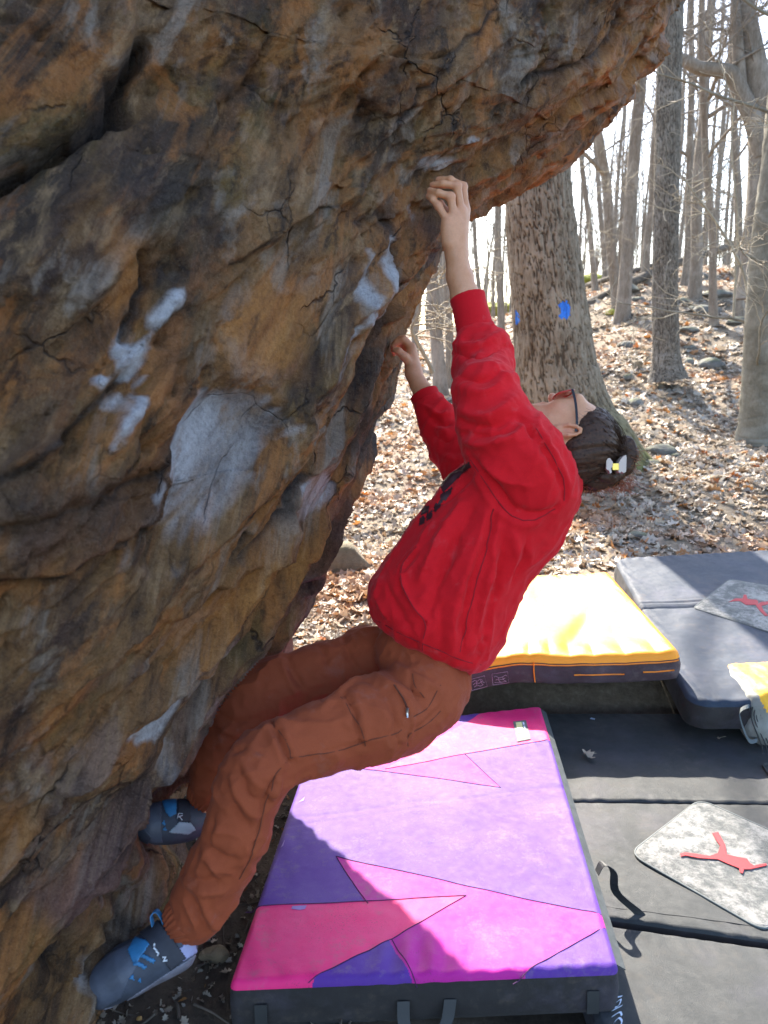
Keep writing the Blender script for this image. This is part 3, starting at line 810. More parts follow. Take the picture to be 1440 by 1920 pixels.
# ---- pink and purple pad
PH = 0.175
pk = Pad(on_plane(428, 1845, PH), on_plane(1163, 1815, PH), on_plane(1014, 1321, PH), on_plane(592, 1370, PH), 0.125, rc=0.02, R=0.02,
         extra=lambda X, Y, d: -0.0012 * np.exp(-((Y - 0.06 - 0.05 * X + .006 * np.sin(X * 14)) / 0.012) ** 2) - 0.0008 * np.exp(-((Y - 0.03 - 0.09 * X) / 0.010) ** 2) + .004 * np.exp(-((X - .1) / .3) ** 2 - ((Y + .2) / .3) ** 2) + 0.006 * np.exp(-((X + 0.03) / 0.12) ** 2 - ((Y + 0.6) / 0.06) ** 2) * np.sin(X * 95)).top(330, 430, 0.0016, 4)
pink = thing('crash_pad', 'pink and purple panelled crash pad lying under the climber', 'crash pad', (pk.C[0] + pk.C[2]) / 2 * np.array([1, 1, 0]), 'crash pads under the boulder')
pink.location = (0, 0, 0)
flat = pk.world(pk.tx, pk.ty, np.zeros_like(pk.tx)).reshape(-1, 3)
P2 = proj(flat)[:, :2]
HOT1 = [(300, 1702), (460, 1699), (700, 1690), (874, 1683), (735, 1761), (648, 1803), (590, 1832), (560, 1875), (300, 1990)]
MAG1 = [(630, 1606), (880, 1666), (1129, 1713), (1300, 1750), (1300, 1640), (1134, 1737), (942, 1848), (930, 1990), (792, 1990), (789, 1858)]
MAG1 = [(630, 1606), (880, 1666), (1129, 1713), (1180, 1722), (1134, 1737), (955, 1838), (925, 1990), (800, 1990), (789, 1858)]
HOT2 = [(722, 1442), (871, 1415), (1028, 1387), (1100, 1374), (1090, 1280), (925, 1320), (880, 1352)]
MAG2 = [(665, 1439), (939, 1477), (871, 1415), (860, 1352), (640, 1352)]
fc = P2[pk.F].mean(1)
pid = np.zeros(len(fc), int)
pid[poly_sd(fc, MAG2) < 0] = 3; pid[poly_sd(fc, HOT2) < 0] = 4; pid[poly_sd(fc, MAG1) < 0] = 2; pid[poly_sd(fc, HOT1) < 0] = 1
for k, m_ in ((0, M_PURPLE), (1, M_HOTPINK), (2, M_MAGENTA), (3, M_MAGENTA), (4, M_HOTPINK)):
    F_ = pk.F[pid == k]; u, inv = np.unique(F_, return_inverse=True)
    mesh_obj('fabric_panel', pk.V[u], inv.reshape(F_.shape), m_, pink)
V, F = pk.side(); mesh_obj('side_band', V, F, M_SIDE, pink)
for ln in ([(460, 1699), (700, 1690), (874, 1683)], [(874, 1683), (735, 1761), (648, 1803), (592, 1831), (578, 1837)], [(630, 1606), (880, 1666), (1128, 1712)],
           [(630, 1606), (670, 1668), (690, 1695)], [(735, 1762), (782, 1839)], [(1133, 1738), (1040, 1790), (962, 1833)], [(722, 1442), (871, 1415), (1026, 1387)], [(871, 1415), (939, 1477)], [(665, 1439), (800, 1457), (939, 1477)]):
    p_ = snap(pk, [on_top(pk, *q) for q in dense(ln, 12)], 0.0006); b_ = MB(); b_.tube(p_, 0.0013, 5); b_.build('seam', M_SEAM, pink)
# grey webbing trim down the right edge, handle loop, label, front straps
trim = np.array([pk.world(np.array(pk.a - 0.004), np.array(y_), np.array(-0.012)) + pk.n * 0 for y_ in np.linspace(-pk.b + 0.02, pk.b - 0.02, 40)])
ribbon('edge_trim', trim + np.array([0.012, 0, -0.006]), (0.80, 0.10, -0.59), 0.030, M_TRIM, pink, .003)
MATH = 0.05
h0 = on_top(pk, 1112, 1628); h1 = on_plane(1198, 1722, MATH + 0.004)
hp = crom([h0 + [0.012, 0, -0.015], h0 + [0.028, 0.0, 0.016], h0 + [0.055, -0.015, 0.0], h0 * 0.5 + h1 * 0.5 + [0, 0, 0.004], h1 + [0.0, 0.01, 0.012], h1 + [0.004, 0, 0.002], h1 + [-0.02, 0.005, 0.001]], 26)
wd = np.stack([np.linspace(0.1, 0.9, 26), np.linspace(-1, 0.3, 26), np.linspace(0.0, 0.5, 26)], -1); wd /= np.linalg.norm(wd, axis=1, keepdims=True)
ribbon('carry_handle', hp, wd, 0.026, M_WEB, pink)
lab = [on_top(pk, 962, 1354), on_top(pk, 986, 1351), on_top(pk, 995, 1387), on_top(pk, 970, 1392)]
lab = snap(pk, lab, 0.001); L_ = patch('label_patch', lab, M_GREYWEB, pink)
def quad_in(q, u0, v0, u1, v1): return [q[0] * (1 - u) * (1 - w) + q[1] * u * (1 - w) + q[2] * u * w + q[3] * (1 - u) * w for u, w in ((u0, v0), (u1, v0), (u1, v1), (u0, v1))]
patch('label_print', np.array(quad_in(lab, .18, .08, .62, .62)) + pk.n * 0.0025, M_PALEYEL, L_, th=0.0006)
patch('label_print', np.array(quad_in(lab, .22, .72, .55, .90)) + pk.n * 0.0025, M_PALEYEL, L_, th=0.0006)
for u0, w0 in ((.70, .1), (.70, .3), (.72, .5), (.70, .72)):
    patch('label_print', np.array(quad_in(lab, u0, w0, u0 + .12, w0 + .14)) + pk.n * 0.0025, M_PRINT, L_, th=0.0006)
fd = pk.C[1] - pk.C[0]; fd /= np.linalg.norm(fd); fo = np.cross(fd, [0, 0, 1.0]); fo /= np.linalg.norm(fo)
for u0 in (0.08, 0.44, 0.56, 0.93):
    b0 = pk.C[0] + fd * np.linalg.norm(pk.C[1] - pk.C[0]) * u0
    z0 = -0.03 if u0 in (0.44, 0.56) else -0.055
    pp = [b0 + fo * 0.008 + [0, 0, z0], b0 + fo * 0.012 + [0, 0, z0 - 0.03], b0 + fo * 0.014 + [0, 0, -0.115]]
    if u0 == 0.44: pp = [b0 + fo * 0.010 + [0, 0, -0.06], b0 + fo * 0.03 + [0, 0, -0.10], b0 + fo * 0.045 + fd * 0.01 + [0, 0, -0.118]]
    if u0 == 0.56: pp = [b0 + fo * 0.010 + [0, 0, -0.06], b0 + fo * 0.03 - fd * 0.01 + [0, 0, -0.10], b0 + fo * 0.045 - fd * 0.03 + [0, 0, -0.118]]
    ribbon('front_strap', crom(pp, 10), fd, 0.030, M_WEB, pink, 0.003)
# ---- scuffs of chalk on the purple cloth
for (x0, y0, x1, y1) in ((548, 1497, 572, 1503), (520, 1580, 534, 1588), (548, 1700, 575, 1705)):
    q = snap(pk, [on_top(pk, x0, y0), on_top(pk, x1, y0 - 2), on_top(pk, x1 - 3, y1), on_top(pk, (x0 + x1) / 2, y1 + 2), on_top(pk, x0 - 2, y1)], 0.0008)
    patch('chalk_scuff', q, M_LILAC if 'M_LILAC' in globals() else simple('lilac_chalk', (0.30, 0.20, 0.45), 0.9), pink, th=0.0004)

# ---- flat black pad on the right, in three hinged panels
mat_root = thing('crash_pad', 'wide flat charcoal crash pad with a grey carpet diamond, right of the pink pad', 'crash pad', (0, 0, 0), 'crash pads under the boulder')
def mp(px, py): return on_plane(px, py, MATH)
xr = 2.15
yb = mp(1150, 1337)[1]; y1 = mp(1250, 1502)[1]; y2 = mp(1150, 1737)[1]; y3 = 1.15
y2r = mp(1440, 1779)[1]; y1r = mp(1440, 1506)[1]; slope2 = (y2r - y2) / (mp(1440, 1779)[0] - mp(1150, 1737)[0])
def yy(y0, sl, x): return y0 + sl * (x - 0.75)
xl = 0.52
segs = [((y1 + 0.006, -0.02), (yb, 0.0)), ((y2 + 0.012, slope2), (y1 - 0.006, -0.02)), ((y3, slope2), (y2 - 0.010, slope2))]
MP = []
for k, ((ya0, sa), (yb0, sb)) in enumerate(segs):
    hz = MATH - (0.004 if k == 2 else 0)
    FL = [xl, yy(ya0, sa, xl), hz]; FR = [xr, yy(ya0, sa, xr), hz]; BR = [xr, yy(yb0, sb, xr), hz]; BL = [xl, yy(yb0, sb, xl), hz]
    p_ = Pad(FL, FR, BR, BL, 0.085, rc=0.012, R=0.008).top(150, 90, 0.0016, 20 + k); MP.append(p_)
    mesh_obj('top_panel', p_.V, p_.F, M_BLACK, mat_root); V, F = p_.side(6, 0.002); mesh_obj('side_band', V, F, M_SIDE, mat_root)
p2 = MP[1]
stf = [p2.world(np.array(x_), np.array(-p2.b + 0.055), np.array(0.0005)) for x_ in np.linspace(-p2.a + 0.01, p2.a - 0.01, 40)]
b_ = MB(); b_.tube(snap(p2, stf, 0.0003), 0.0011, 5); b_.build('seam', M_DSEAM, mat_root)
def round_poly(c, rc, n=6):
    """round the corners of a 3-D polygon"""
    c = np.asarray(c, float); out = []; m = len(c)
    for i in range(m):
        p0, p1, p2_ = c[i - 1], c[i], c[(i + 1) % m]
        d0 = (p0 - p1) / np.linalg.norm(p0 - p1); d1 = (p2_ - p1) / np.linalg.norm(p2_ - p1)
        for t_ in np.linspace(0, 1, n): out.append((1 - t_) ** 2 * (p1 + d0 * rc) + 2 * t_ * (1 - t_) * p1 + t_ ** 2 * (p1 + d1 * rc))
    return np.array(out)
def carpet(root, corners, n, rc=0.05, th=0.008):
    """thick carpet patch with a fuzzy, slightly uneven top and a dark bound edge"""
    P = round_poly(corners, rc, 7); c = P.mean(0); m = len(P); k = 40; V = []; n = np.asarray(n)
    for j in range(k):
        f = j / (k - 1); q = c + (P - c) * f
        h = th * (1 - max(0, (f - 0.93) / 0.07) ** 2 * 0.6)
        w = 0.0022 * fbm(q * 22, 3, 5) + 0.0012 * vnoise(q * 160, 6)
        V.append(q + n * (h + w)[:, None])
    V.append(P)
    V = np.array(V)
    F = grid_faces(len(V), m, wrap_v=True).tolist()
    if np.cross(P[1] - P[0], P[2] - P[1]) @ n > 0: pass
    o = mesh_obj('carpet_patch', V.reshape(-1, 3), F, M_CARPET, root)
    e = MB(); e.tube(np.vstack([P, P[:1]]) + n * 0.002, 0.004, 6, cap=False); e.build('carpet_binding', M_GREYWEB, o)
    return o
cp = carpet(mat_root, [mp(1180, 1602), mp(1312, 1500), mp(1520, 1592), mp(1440, 1752)], [0, 0, 1], 0.055)
def flatfig(px, th, lift, name, mat, parent, plane):
    b_ = bmesh.new(); vs_ = [b_.verts.new(plane(x, y) + np.array([0, 0, lift])) for x, y in px]
    f_ = b_.faces.new(vs_); b_.normal_update()
    if f_.normal.z < 0: f_.normal_flip()
    r_ = bmesh.ops.extrude_face_region(b_, geom=[f_]); bmesh.ops.translate(b_, vec=(0, 0, th), verts=[g for g in r_['geom'] if isinstance(g, bmesh.types.BMVert)])
    bmesh.ops.triangulate(b_, faces=b_.faces[:])
    me = bpy.data.meshes.new(name); b_.to_mesh(me); b_.free(); me.materials.append(mat)
    o = bpy.data.objects.new(name, me); COL.objects.link(o); o.parent = parent; return o
FIG = [(1275, 1607), (1283, 1604), (1330, 1611), (1345, 1606), (1350, 1592), (1343, 1582), (1335, 1568), (1346, 1566), (1352, 1577), (1359, 1590), (1362, 1608), (1384, 1613), (1400, 1616), (1406, 1625), (1413, 1629), (1436, 1625), (1437, 1629), (1405, 1636), (1394, 1636), (1392, 1644), (1387, 1642), (1385, 1634), (1365, 1626), (1345, 1617), (1310, 1615), (1285, 1610), (1276, 1612)]
flatfig(FIG, 0.002, 0.0105, 'jumping_figure_emblem', M_RED, cp, lambda x, y: mp(x, y))
# printed lettering near the corner of the flat pad
for pl in ([(1147, 1872), (1166, 1868)], [(1150, 1884), (1164, 1874), (1160, 1886), (1150, 1890)], [(1148, 1894), (1166, 1886)], [(1148, 1905), (1162, 1898), (1166, 1904)], [(1152, 1916), (1160, 1908), (1166, 1914), (1164, 1922)]):
    p_ = crom(snap(MP[2], [mp(*q) for q in pl], 0.0012), 10); ribbon('printed_lettering', p_, (0.75, 0.65, 0), 0.007, M_PRINT, mat_root, 0.0006)

# ---- slate pad behind it, lying up the bank
def plane_pt(px, py, h): return on_plane(px, py, h)
s_FL = on_plane(1296, 1318, 0.25); s_BL = on_plane(1152, 1045, 0.42)
s_BR = on_plane(1440, 1030, 0.44); dv = (s_BR - s_BL); dv /= np.linalg.norm(dv)
s_BR = s_BL + dv * 1.35; s_FR = s_FL + np.array([1.30, 0.03, 0.0])
sl = Pad(s_FL, s_FR, s_BR, s_BL, 0.125, rc=0.09, R=0.022, extra=lambda X, Y, d: -0.012 * np.exp(-((Y - 0.10) / 0.010) ** 2) * 1.0 + 0.004 * np.exp(-((Y - 0.15) / 0.03) ** 2) * np.sin(Y * 160 + 3 * X)).top(150, 200, 0.003, 31)
slate = thing('crash_pad', 'slate blue crash pad with a carpet diamond, farthest right and half in tree shade', 'crash pad', (0, 0, 0), 'crash pads under the boulder')
mesh_obj('top_panel', sl.V, sl.F, M_NAVY, slate); V, F = sl.side(10, 0.008, 7, 0.004); mesh_obj('side_band', V, F, M_SIDE, slate)
cc = snap(sl, [on_top(sl, *q) for q in ((1300, 1141), (1368, 1088), (1560, 1120), (1530, 1215))], 0.001)
cp2 = carpet(slate, cc, sl.n, 0.03)
FIG2 = [(1366, 1133), (1378, 1126), (1392, 1126), (1394, 1119), (1399, 1119), (1401, 1127), (1420, 1129), (1445, 1130), (1470, 1126), (1470, 1132), (1440, 1137), (1427, 1140), (1432, 1150), (1440, 1158), (1434, 1159), (1424, 1149), (1416, 1138), (1398, 1138), (1388, 1131), (1376, 1131)]
flatfig(FIG2, 0.002, 0.0105, 'jumping_figure_emblem', M_RED, cp2, lambda x, y: on_top(sl, x, y))

# ---- orange pad, one end resting on the slate pad
OH = 0.40
def osag(u, v_): return -0.085 * (1 - sstep(0.0, 0.42, u)) * (1 - 0.4 * v_) + 0.012 * np.sin(u * 5 + 1)
og = Pad(on_plane(780, 1236, OH - .02), on_plane(1281, 1222, OH), on_plane(1140, 1068, OH + 0.06), on_plane(880, 1082, OH + 0.04), 0.125, rc=0.04, R=0.032, sagf=osag,
         extra=lambda X, Y, d: 0.007 * np.exp(-((Y + 0.44) / 0.07) ** 2) * np.abs(np.sin(X * 34 + 0.8 * np.sin(X * 11))) + 0.0035 * fbm(np.stack([X.ravel() * 3, Y.ravel() * 4, X.ravel() * 0], -1), 2, 77).reshape(X.shape) * sstep(0, .08, d) - 0.012 * np.exp(-((X - 0.12 - 0.4 * (Y + 0.3)) / 0.05) ** 2 - ((Y + 0.25) / 0.25) ** 2)).top(170, 170, 0.0009, 41)
orange_pad = thing('crash_pad', 'bright orange crash pad with dark plum sides behind the climber', 'crash pad', (0, 0, 0), 'crash pads under the boulder')
mesh_obj('top_panel', og.V, og.F, M_ORANGE, orange_pad); V, F = og.side(12, 0.006, 9, 0.005); mesh_obj('side_band', V, F, M_PLUM, orange_pad)
L = og.V[og.loop][:og.nx - 1]; fo2 = np.cross(og.C[1] - og.C[0], og.n); fo2 /= np.linalg.norm(fo2)
for a_, b2, dz in ((0.0, 1.0, -0.004), (0.60, 0.80, -0.050), (0.86, 0.995, -0.046)):
    q = L[int(a_ * (len(L) - 1)):int(b2 * (len(L) - 1)) + 1:4] + fo2 * 0.008 + og.n * dz
    b_ = MB(); b_.tube(q, 0.0035, 6); b_.build('piping', M_ORLINE, orange_pad)
i0 = int(0.44 * len(L)); q0 = L[i0] + fo2 * 0.010
b_ = MB(); b_.tube(crom([q0 + og.n * 0.008, q0 + fo2 * 0.004 - og.n * 0.03, q0 - og.n * 0.085 + np.array([0.008, 0, 0])], 8), 0.0028, 6); b_.build('zip_cord', M_ORLINE, orange_pad)
# two white outline pictures printed on the plum side
e1 = og.C[1] - og.C[0]; e1 /= np.linalg.norm(e1)
for k, iu in enumerate((0.235, 0.315)):
    base = L[int(iu * len(L))] + fo2 * 0.0135 - og.n * 0.055
    tg = L[int(iu * len(L)) + 4] - L[int(iu * len(L)) - 4]; tg /= np.linalg.norm(tg)
    up = np.cross(fo2, tg); up *= np.sign(up[2])
    def F2(x, y): return base + tg * x + up * y
    w_, h_ = 0.034, 0.026
    b_ = MB()
    b_.tube([F2(-w_, -h_), F2(w_, -h_), F2(w_, h_), F2(-w_, h_), F2(-w_, -h_)], 0.0009, 4)
    figs = [[(-.025, .010), (-.018, .014), (-.010, .006), (.004, .004), (.016, .008), (.026, .012), (.028, .006)], [(-.02, -.004), (-.006, -.002), (.006, -.006), (.02, -.002)], [(-.008, .004), (-.006, -.012), (.002, -.018)], [(.010, .004), (.014, -.010), (.022, -.016)], [(-.026, -.016), (-.004, -.019), (.024, -.018)]] if k else [[(-.024, .012), (-.012, .016), (0, .010), (.012, .016), (.022, .006)], [(-.022, -.002), (-.01, .004), (.004, -.002), (.016, .004), (.026, -.006)], [(-.02, -.014), (-.006, -.008), (.006, -.016), (.02, -.012)], [(-.004, .01), (-.008, -.008)], [(.012, .012), (.016, -.010)]]
    for fg in figs: b_.tube(crom([F2(*q) for q in fg], 10), 0.0008, 4)
    b_.build('printed_picture', M_PINKPRINT, orange_pad)

# ---- grey and yellow bag at the right edge
bag = thing('gear_bag', 'grey bag with a yellow top and strap loop at the right edge', 'bag', (0, 0, 0))
bs = Solid(); bc = on_plane(1400, 1412, MATH + 0.01); bx0, by0 = bc[0] + 0.03, bc[1] + 0.05
def rbox(c, hs, r):
    c = np.asarray(c, float); hs = np.asarray(hs, float)
    def f(p):
        q = np.abs(p - c) - (hs - r)
        return np.sqrt((np.maximum(q, 0) ** 2).sum(-1)) + np.minimum(q.max(-1), 0) - r
    return f
bs.add(rbox((bx0 + 0.30, by0 + 0.18, MATH + 0.125), (0.31, 0.20, 0.118), 0.07), 0.02)
V, F = bs.mesh((bx0 - 0.1, by0 - 0.15, MATH - 0.01), (bx0 + 0.75, by0 + 0.5, MATH + 0.35), 0.008)
N = vnormals(V, F); V = V + N * (0.010 * fbm(V * 9, 4, 3) + 0.004 * fbm(V * np.array([40, 12, 12]), 3, 4))[:, None]
isy = (V[:, 2] - MATH > 0.165) & (V[:, 0] > bx0 + 0.02 + 0.35 * np.maximum(0, 0.24 - (V[:, 2] - MATH)))
fy = isy[F].all(1)
for m_, nm, mt in ((fy, 'top_flap', M_YELLOW), (~fy, 'bag_body', M_GREYFAB)):
    u, inv = np.unique(F[m_], return_inverse=True); mesh_obj(nm, V[u], inv.reshape(F[m_].shape), mt, bag)
l0 = pick(V, [(1398, 1332), (1412, 1385)])
lp = crom([l0[0], l0[0] + [-0.02, -0.03, 0.03], l0[0] + [-0.055, -0.035, 0.0], l0[1] + [-0.05, -0.03, 0.01], l0[1] + [-0.01, -0.02, 0.0], l0[1]], 24)
ribbon('strap_loop', lp, (0.3, 0.75, 0.5), 0.020, M_GREYWEB, bag)
for dx in (0, 0.012, 0.022):
    b_ = MB(); b_.tube(crom([l0[0] + [0.005 + dx, -0.015, 0.02], l0[0] + [0.0 + dx, -0.03, -0.03], l0[1] + [0.012 + dx * 1.4, -0.02, -0.02], l0[1] + [0.02 + dx * 1.5, -0.03, -0.075]], 14), 0.0025, 5); b_.build('drawcord', M_WEB, bag)
wb = [mp(1446, 1436), mp(1430, 1437), mp(1446, 1462)]
bk = tag(ribbon('webbing_buckle', crom(np.array(wb) + [0, 0, 0.006], 12), (0.2, 0.3, 0.93), 0.010, M_WEB, None, 0.006), 'black strap buckle lying on the flat charcoal pad', 'buckle')
# ================================================================== the climber
def skin_mat():
    t = NT('skin'); v = t.tc(); n = t.noise(v, 26, 5, .6); f = t.noise(v, 240, 4, .7)
    c = t.ramp(n, [(0.3, (0.53, 0.235, 0.108)), (0.7, (0.63, 0.305, 0.160))])
    c = t.mix(t.ramp(f, [(0.35, 0.25), (0.6, 0.0)]), c, (0.38, 0.18, 0.11))
    c = t.mix(t.math('MULTIPLY', t.attr('flush', 'Fac'), .55), c, (0.55, 0.185, 0.125))
    t.bs(Base_Color=c, Roughness=0.48)
    t.b.inputs['Subsurface Weight'].default_value = 0.12; t.b.inputs['Subsurface Radius'].default_value = (0.012, 0.005, 0.003); t.b.inputs['Subsurface Scale'].default_value = 0.5
    t.bump(f, 0.16, 0.002); return t.m
M_SKIN = skin_mat()
def knit(name, col, rough=0.9, sheen=0.10):
    t = NT(name); v = t.tc(); n = t.noise(v, 9, 5, .6); f = t.noise(v, 520, 3, .75); d = t.noise(v, 60, 6, .7)
    c = t.mix(t.ramp(n, [(0.3, 0.0), (0.75, 0.4)]), col, tuple(q * 1.35 for q in col))
    c = t.mix(t.ramp(f, [(0.35, 0.35), (0.6, 0.0)]), c, tuple(q * 0.55 for q in col))
    c = t.mix(t.ramp(t.noise(t.mapv(v, loc=(2, 5, 9)), 13, 7, .72), [(0.58, 0.0), (0.70, 0.16)]), c, tuple(min(1, .5 * q + .18) for q in col))
    t.bs(Base_Color=c, Roughness=rough)
    t.b.inputs['Sheen Weight'].default_value = sheen; t.b.inputs['Sheen Roughness'].default_value = 0.45; t.b.inputs['Sheen Tint'].default_value = (1, .55, .55, 1) if col[0] > 0.3 else (1, .8, .7, 1)
    t.b.inputs['Specular IOR Level'].default_value = 0.25
    t.bump(t.math('ADD', f, t.math('MULTIPLY', d, 1.2)), 0.22, 0.003); return t.m
M_HOOD = knit('red_fleece', (0.60, 0.006, 0.012))
M_CUFF = knit('red_rib_knit', (0.52, 0.005, 0.011))
M_TROU = knit('rust_cotton', (0.28, 0.060, 0.022), 0.85, 0.05)
M_THREAD = simple('rust_thread', (0.10, 0.026, 0.012), 0.9)
M_METAL = simple('zip_metal', (0.45, 0.45, 0.44), 0.3, Metallic=0.9)
M_BLKPRINT = simple('black_screen_print', (0.045, 0.008, 0.012), 0.6)
M_HAIRCLIP = simple('cream_resin', (0.52, 0.41, 0.34), 0.3, var=0.06)
M_GOLD = simple('gold_metal', (0.70, 0.45, 0.10), 0.3, Metallic=1.0)
M_FRAME = simple('black_acetate', (0.012, 0.011, 0.012), 0.25)
t = NT('hair_strands'); v = t.tc(); n = t.noise(v, 140, 4, .7)
t.bs(Base_Color=t.ramp(n, [(0.3, (0.018, 0.010, 0.007)), (0.7, (0.085, 0.040, 0.022))]), Roughness=0.5); t.b.inputs['Specular IOR Level'].default_value = 0.22
M_HAIR = t.m
t = NT('backlit_hair'); t.bs(Base_Color=(0.26, 0.085, 0.03), Roughness=0.5); M_HAIR2 = t.m  # brown hair painted reddish, the sun behind it put into the colour
t = NT('red_lens'); t.bs(Base_Color=(0.65, 0.05, 0.03), Roughness=0.12, Alpha=0.9); t.b.inputs['Transmission Weight'].default_value = 0.25; M_LENS = t.m

PX = 2.0 / 1440                       # metres per photo pixel at the climber's distance
# where the rock is under hands and toes
def rock_z(px, py): return proj(pick(RV, [(px, py)], 5))[0, 2]
zh = rock_z(806, 362); zt = rock_z(172, 1862); zf = rock_z(250, 1556); print('far leg rock', [rock_z(*q) for q in ((385, 1460), (400, 1400), (420, 1340), (350, 1530))])
print('contact depths', zh, zt, zf)
zw = float(np.clip(zh + 0.01, 1.85, 2.12))
person = thing('person', 'climber in a red hoodie and rust trousers hanging from the overhang with head thrown back', 'person', (0.1, 2.0, 0))
person.location = (0, 0, 0)
# ---- skeleton points
w1 = at(853, 476, zw + 0.015); e1_ = at(897, 650, zw - 0.02); s1_ = at(965, 865, 1.93)
w2 = at(777, 706, 2.40); e2_ = at(846, 832, 2.33); s2_ = at(960, 925, 2.20)
hipN = at(808, 1300, 1.94); hipF = at(765, 1250, 2.17)
zk = 1.74; zt_ = float(np.clip(zt, 1.6, 1.9)) - 0.035; zf_ = float(np.clip(zf, 1.95, 2.4)) - 0.045
kneeN = at(470, 1465, zk); ankN = at(338, 1735, zt_ + 0.03)
kneeF = at(462, 1325, 2.08); ankF = at(376, 1515, zf_ + 0.07)
neck0 = at(1010, 885, 2.04)
HC = at(1074, 815, 2.02)
R_ = np.array([1.0, 0, 0]); U_ = np.array([0, SP, CP]); T_ = -np.array([0, CP, -SP])
fdir = U_ * 0.955 - R_ * 0.16 - T_ * 0.24; fdir /= np.linalg.norm(fdir)
sdir_ = T_ - fdir * (T_ @ fdir); sdir_ /= np.linalg.norm(sdir_)
udir = np.cross(fdir, sdir_); udir *= np.sign(udir @ R_)
HA = np.array([fdir, udir, sdir_])
def hd(f, u, s): return HC + fdir * f + udir * u + sdir_ * s
# ---- body: one continuous skin surface
B = Solid()
B.add(ellip(hd(-.010, .016, 0), HA, (.093, .086, .072)), .02)
B.add(ellip(hd(.028, -.040, 0), HA, (.064, .082, .060)), .05)
B.add(ellip(hd(.066, -.098, 0), HA, (.026, .024, .026)), .04)
B.add(rcone(hd(.020, -.075, .046), hd(.062, -.102, .012), .018, .018), .04)
B.add(rcone(hd(.088, .004, 0), hd(.112, -.030, 0), .008, .0125), .018)
B.add(ellip(hd(.106, -.034, .010), HA, (.009, .008, .008)), .008)
B.add(ellip(hd(.090, -.060, 0), HA, (.012, .008, .022)), .01)
B.add(ellip(hd(.086, -.073, 0), HA, (.012, .008, .019)), .01)
B.add(rcone(hd(.080, .022, -.045), hd(.080, .022, .045), .012, .012), .03)
B.add(ellip(hd(.060, -.030, .042), HA, (.024, .020, .016)), .03)
for sg in (1, -1):                                        # ears
    ec = (-.012, -.030); ring = [(ec[0] + .014 * math.cos(a) - .006 * math.sin(a), ec[1] + .030 * math.sin(a)) for a in np.linspace(-1.2, 3.9, 9)]
    pts_ = [hd(f_, u_, sg * (.074 + .010 * (1 if 1 < i < 8 else .3))) for i, (f_, u_) in enumerate(ring)]
    B.add(chain(pts_, [.0055, .0045, .0045, .0045, .0045, .0042, .004, .004, .004]), .004)
    B.add(ellip(hd(ec[0] - .003, ec[1], sg * .074), HA, (.012, .022, .005)), .006)
    B.add(ellip(hd(ec[0] + .010, ec[1] - .026, sg * .077), HA, (.008, .009, .006)), .006)
    B.add(ellip(hd(ec[0] + .014, ec[1] - .006, sg * .077), HA, (.004, .007, .006)), .004)
B.add(rcone(hd(-.030, -.050, 0), neck0, .056, .062), .04)
chest = at(930, 985, 2.05); belly = at(850, 1110, 2.05); pelv = at(795, 1250, 2.05)
B.add(chain([neck0, chest, belly, pelv], [.09, .115, .105, .11]), .06)
B.add(chain([chest, s1_], [.08, .052]), .05); B.add(chain([chest, s2_], [.08, .052]), .05)
B.add(chain([s1_, e1_], [.050, .040]), .03); B.add(chain([e1_, at(873, 560, zw), at(862, 520, zw + .008), w1], [.040, .0375, .0335, .0285]), .02)
B.add(chain([s2_, e2_], [.050, .040]), .03); B.add(chain([e2_, at(800, 748, 2.38), w2], [.040, .034, .026]), .02)
B.add(chain([pelv, hipN, kneeN], [.09, .064, .040]), .04); B.add(chain([pelv, hipF, kneeF], [.09, .066, .042]), .04)
B.add(chain([kneeN, (kneeN + ankN) / 2 + np.array([.01, 0.01, 0]), ankN], [.040, .040, .030]), .04)
B.add(chain([kneeF, (kneeF + ankF) / 2, ankF], [.042, .038, .028]), .04)
tipN = at(188, 1856, zt_); tipF = at(262, 1552, zf_)
B.add(chain([ankN, at(318, 1768, zt_ + .03), tipN * .85 + ankN * .15], [.030, .028, .018]), .03); B.add(chain([ankF, tipF * .8 + ankF * .2], [.028, .018]), .03)
# near hand: palm rays, four curled fingers, thumb behind
def zz(d): return zw + d
mc = [at(839, 416, zz(-.012)), at(851, 403, zz(-.008)), at(864, 395, zz(.006)), at(873, 394, zz(.024))]
for m_, r_ in zip(mc, (.0135, .0150, .0150, .0140)): B.add(rcone(w1 * .85 + e1_ * .15, m_, .020, r_), .016)
B.add(ellip(at(850, 440, zz(.006)), np.array([R_, U_, T_]), (.026, .040, .017)), .02)
B.add(rcone(at(842, 455, zz(-.004)), at(838, 425, zz(-.008)), .017, .014), .02)
KN = []
rz = lambda x, y: float(np.clip(rock_z(x, y), zh - .05, zh + .05))
FING = [([(839, 416, -.012), (822, 386, -.012), (811, 374, -.008)], (803, 368), (.0112, .0102, .0092, .0080)),
        ([(851, 403, -.008), (845, 369, -.018), (822, 362, -.016)], (806, 357), (.0122, .0112, .0100, .0088)),
        ([(864, 395, .006), (857, 348, -.004), (831, 345, -.004)], (811, 347), (.0126, .0116, .0102, .0090)),
        ([(873, 394, .024), (868, 350, .020), (845, 337, .018)], (822, 337), (.0122, .0112, .0100, .0088))]
for ch_, tp, rs in FING:
    q = [at(x, y, zz(d)) for x, y, d in ch_]; tipz = min(rz(*tp) - .004, zz(ch_[-1][2]) + .02); q.append(at(*tp, max(tipz, zz(ch_[-1][2]) - .02)))
    B.add(chain(q, rs), .005); KN.append(q[1]); KN.append(q[-1]); KN.append(q[0])
    B.add(lambda p, c=q[1], r=rs[1] * 1.08: np.sqrt(((p - c) ** 2).sum(-1)) - r, .006)
B.add(chain([at(864, 452, zz(.022)), at(850, 425, zz(.045)), at(836, 398, zz(.055)), at(826, 380, zz(.050))], (.016, .0135, .0115, .0095)), .012)
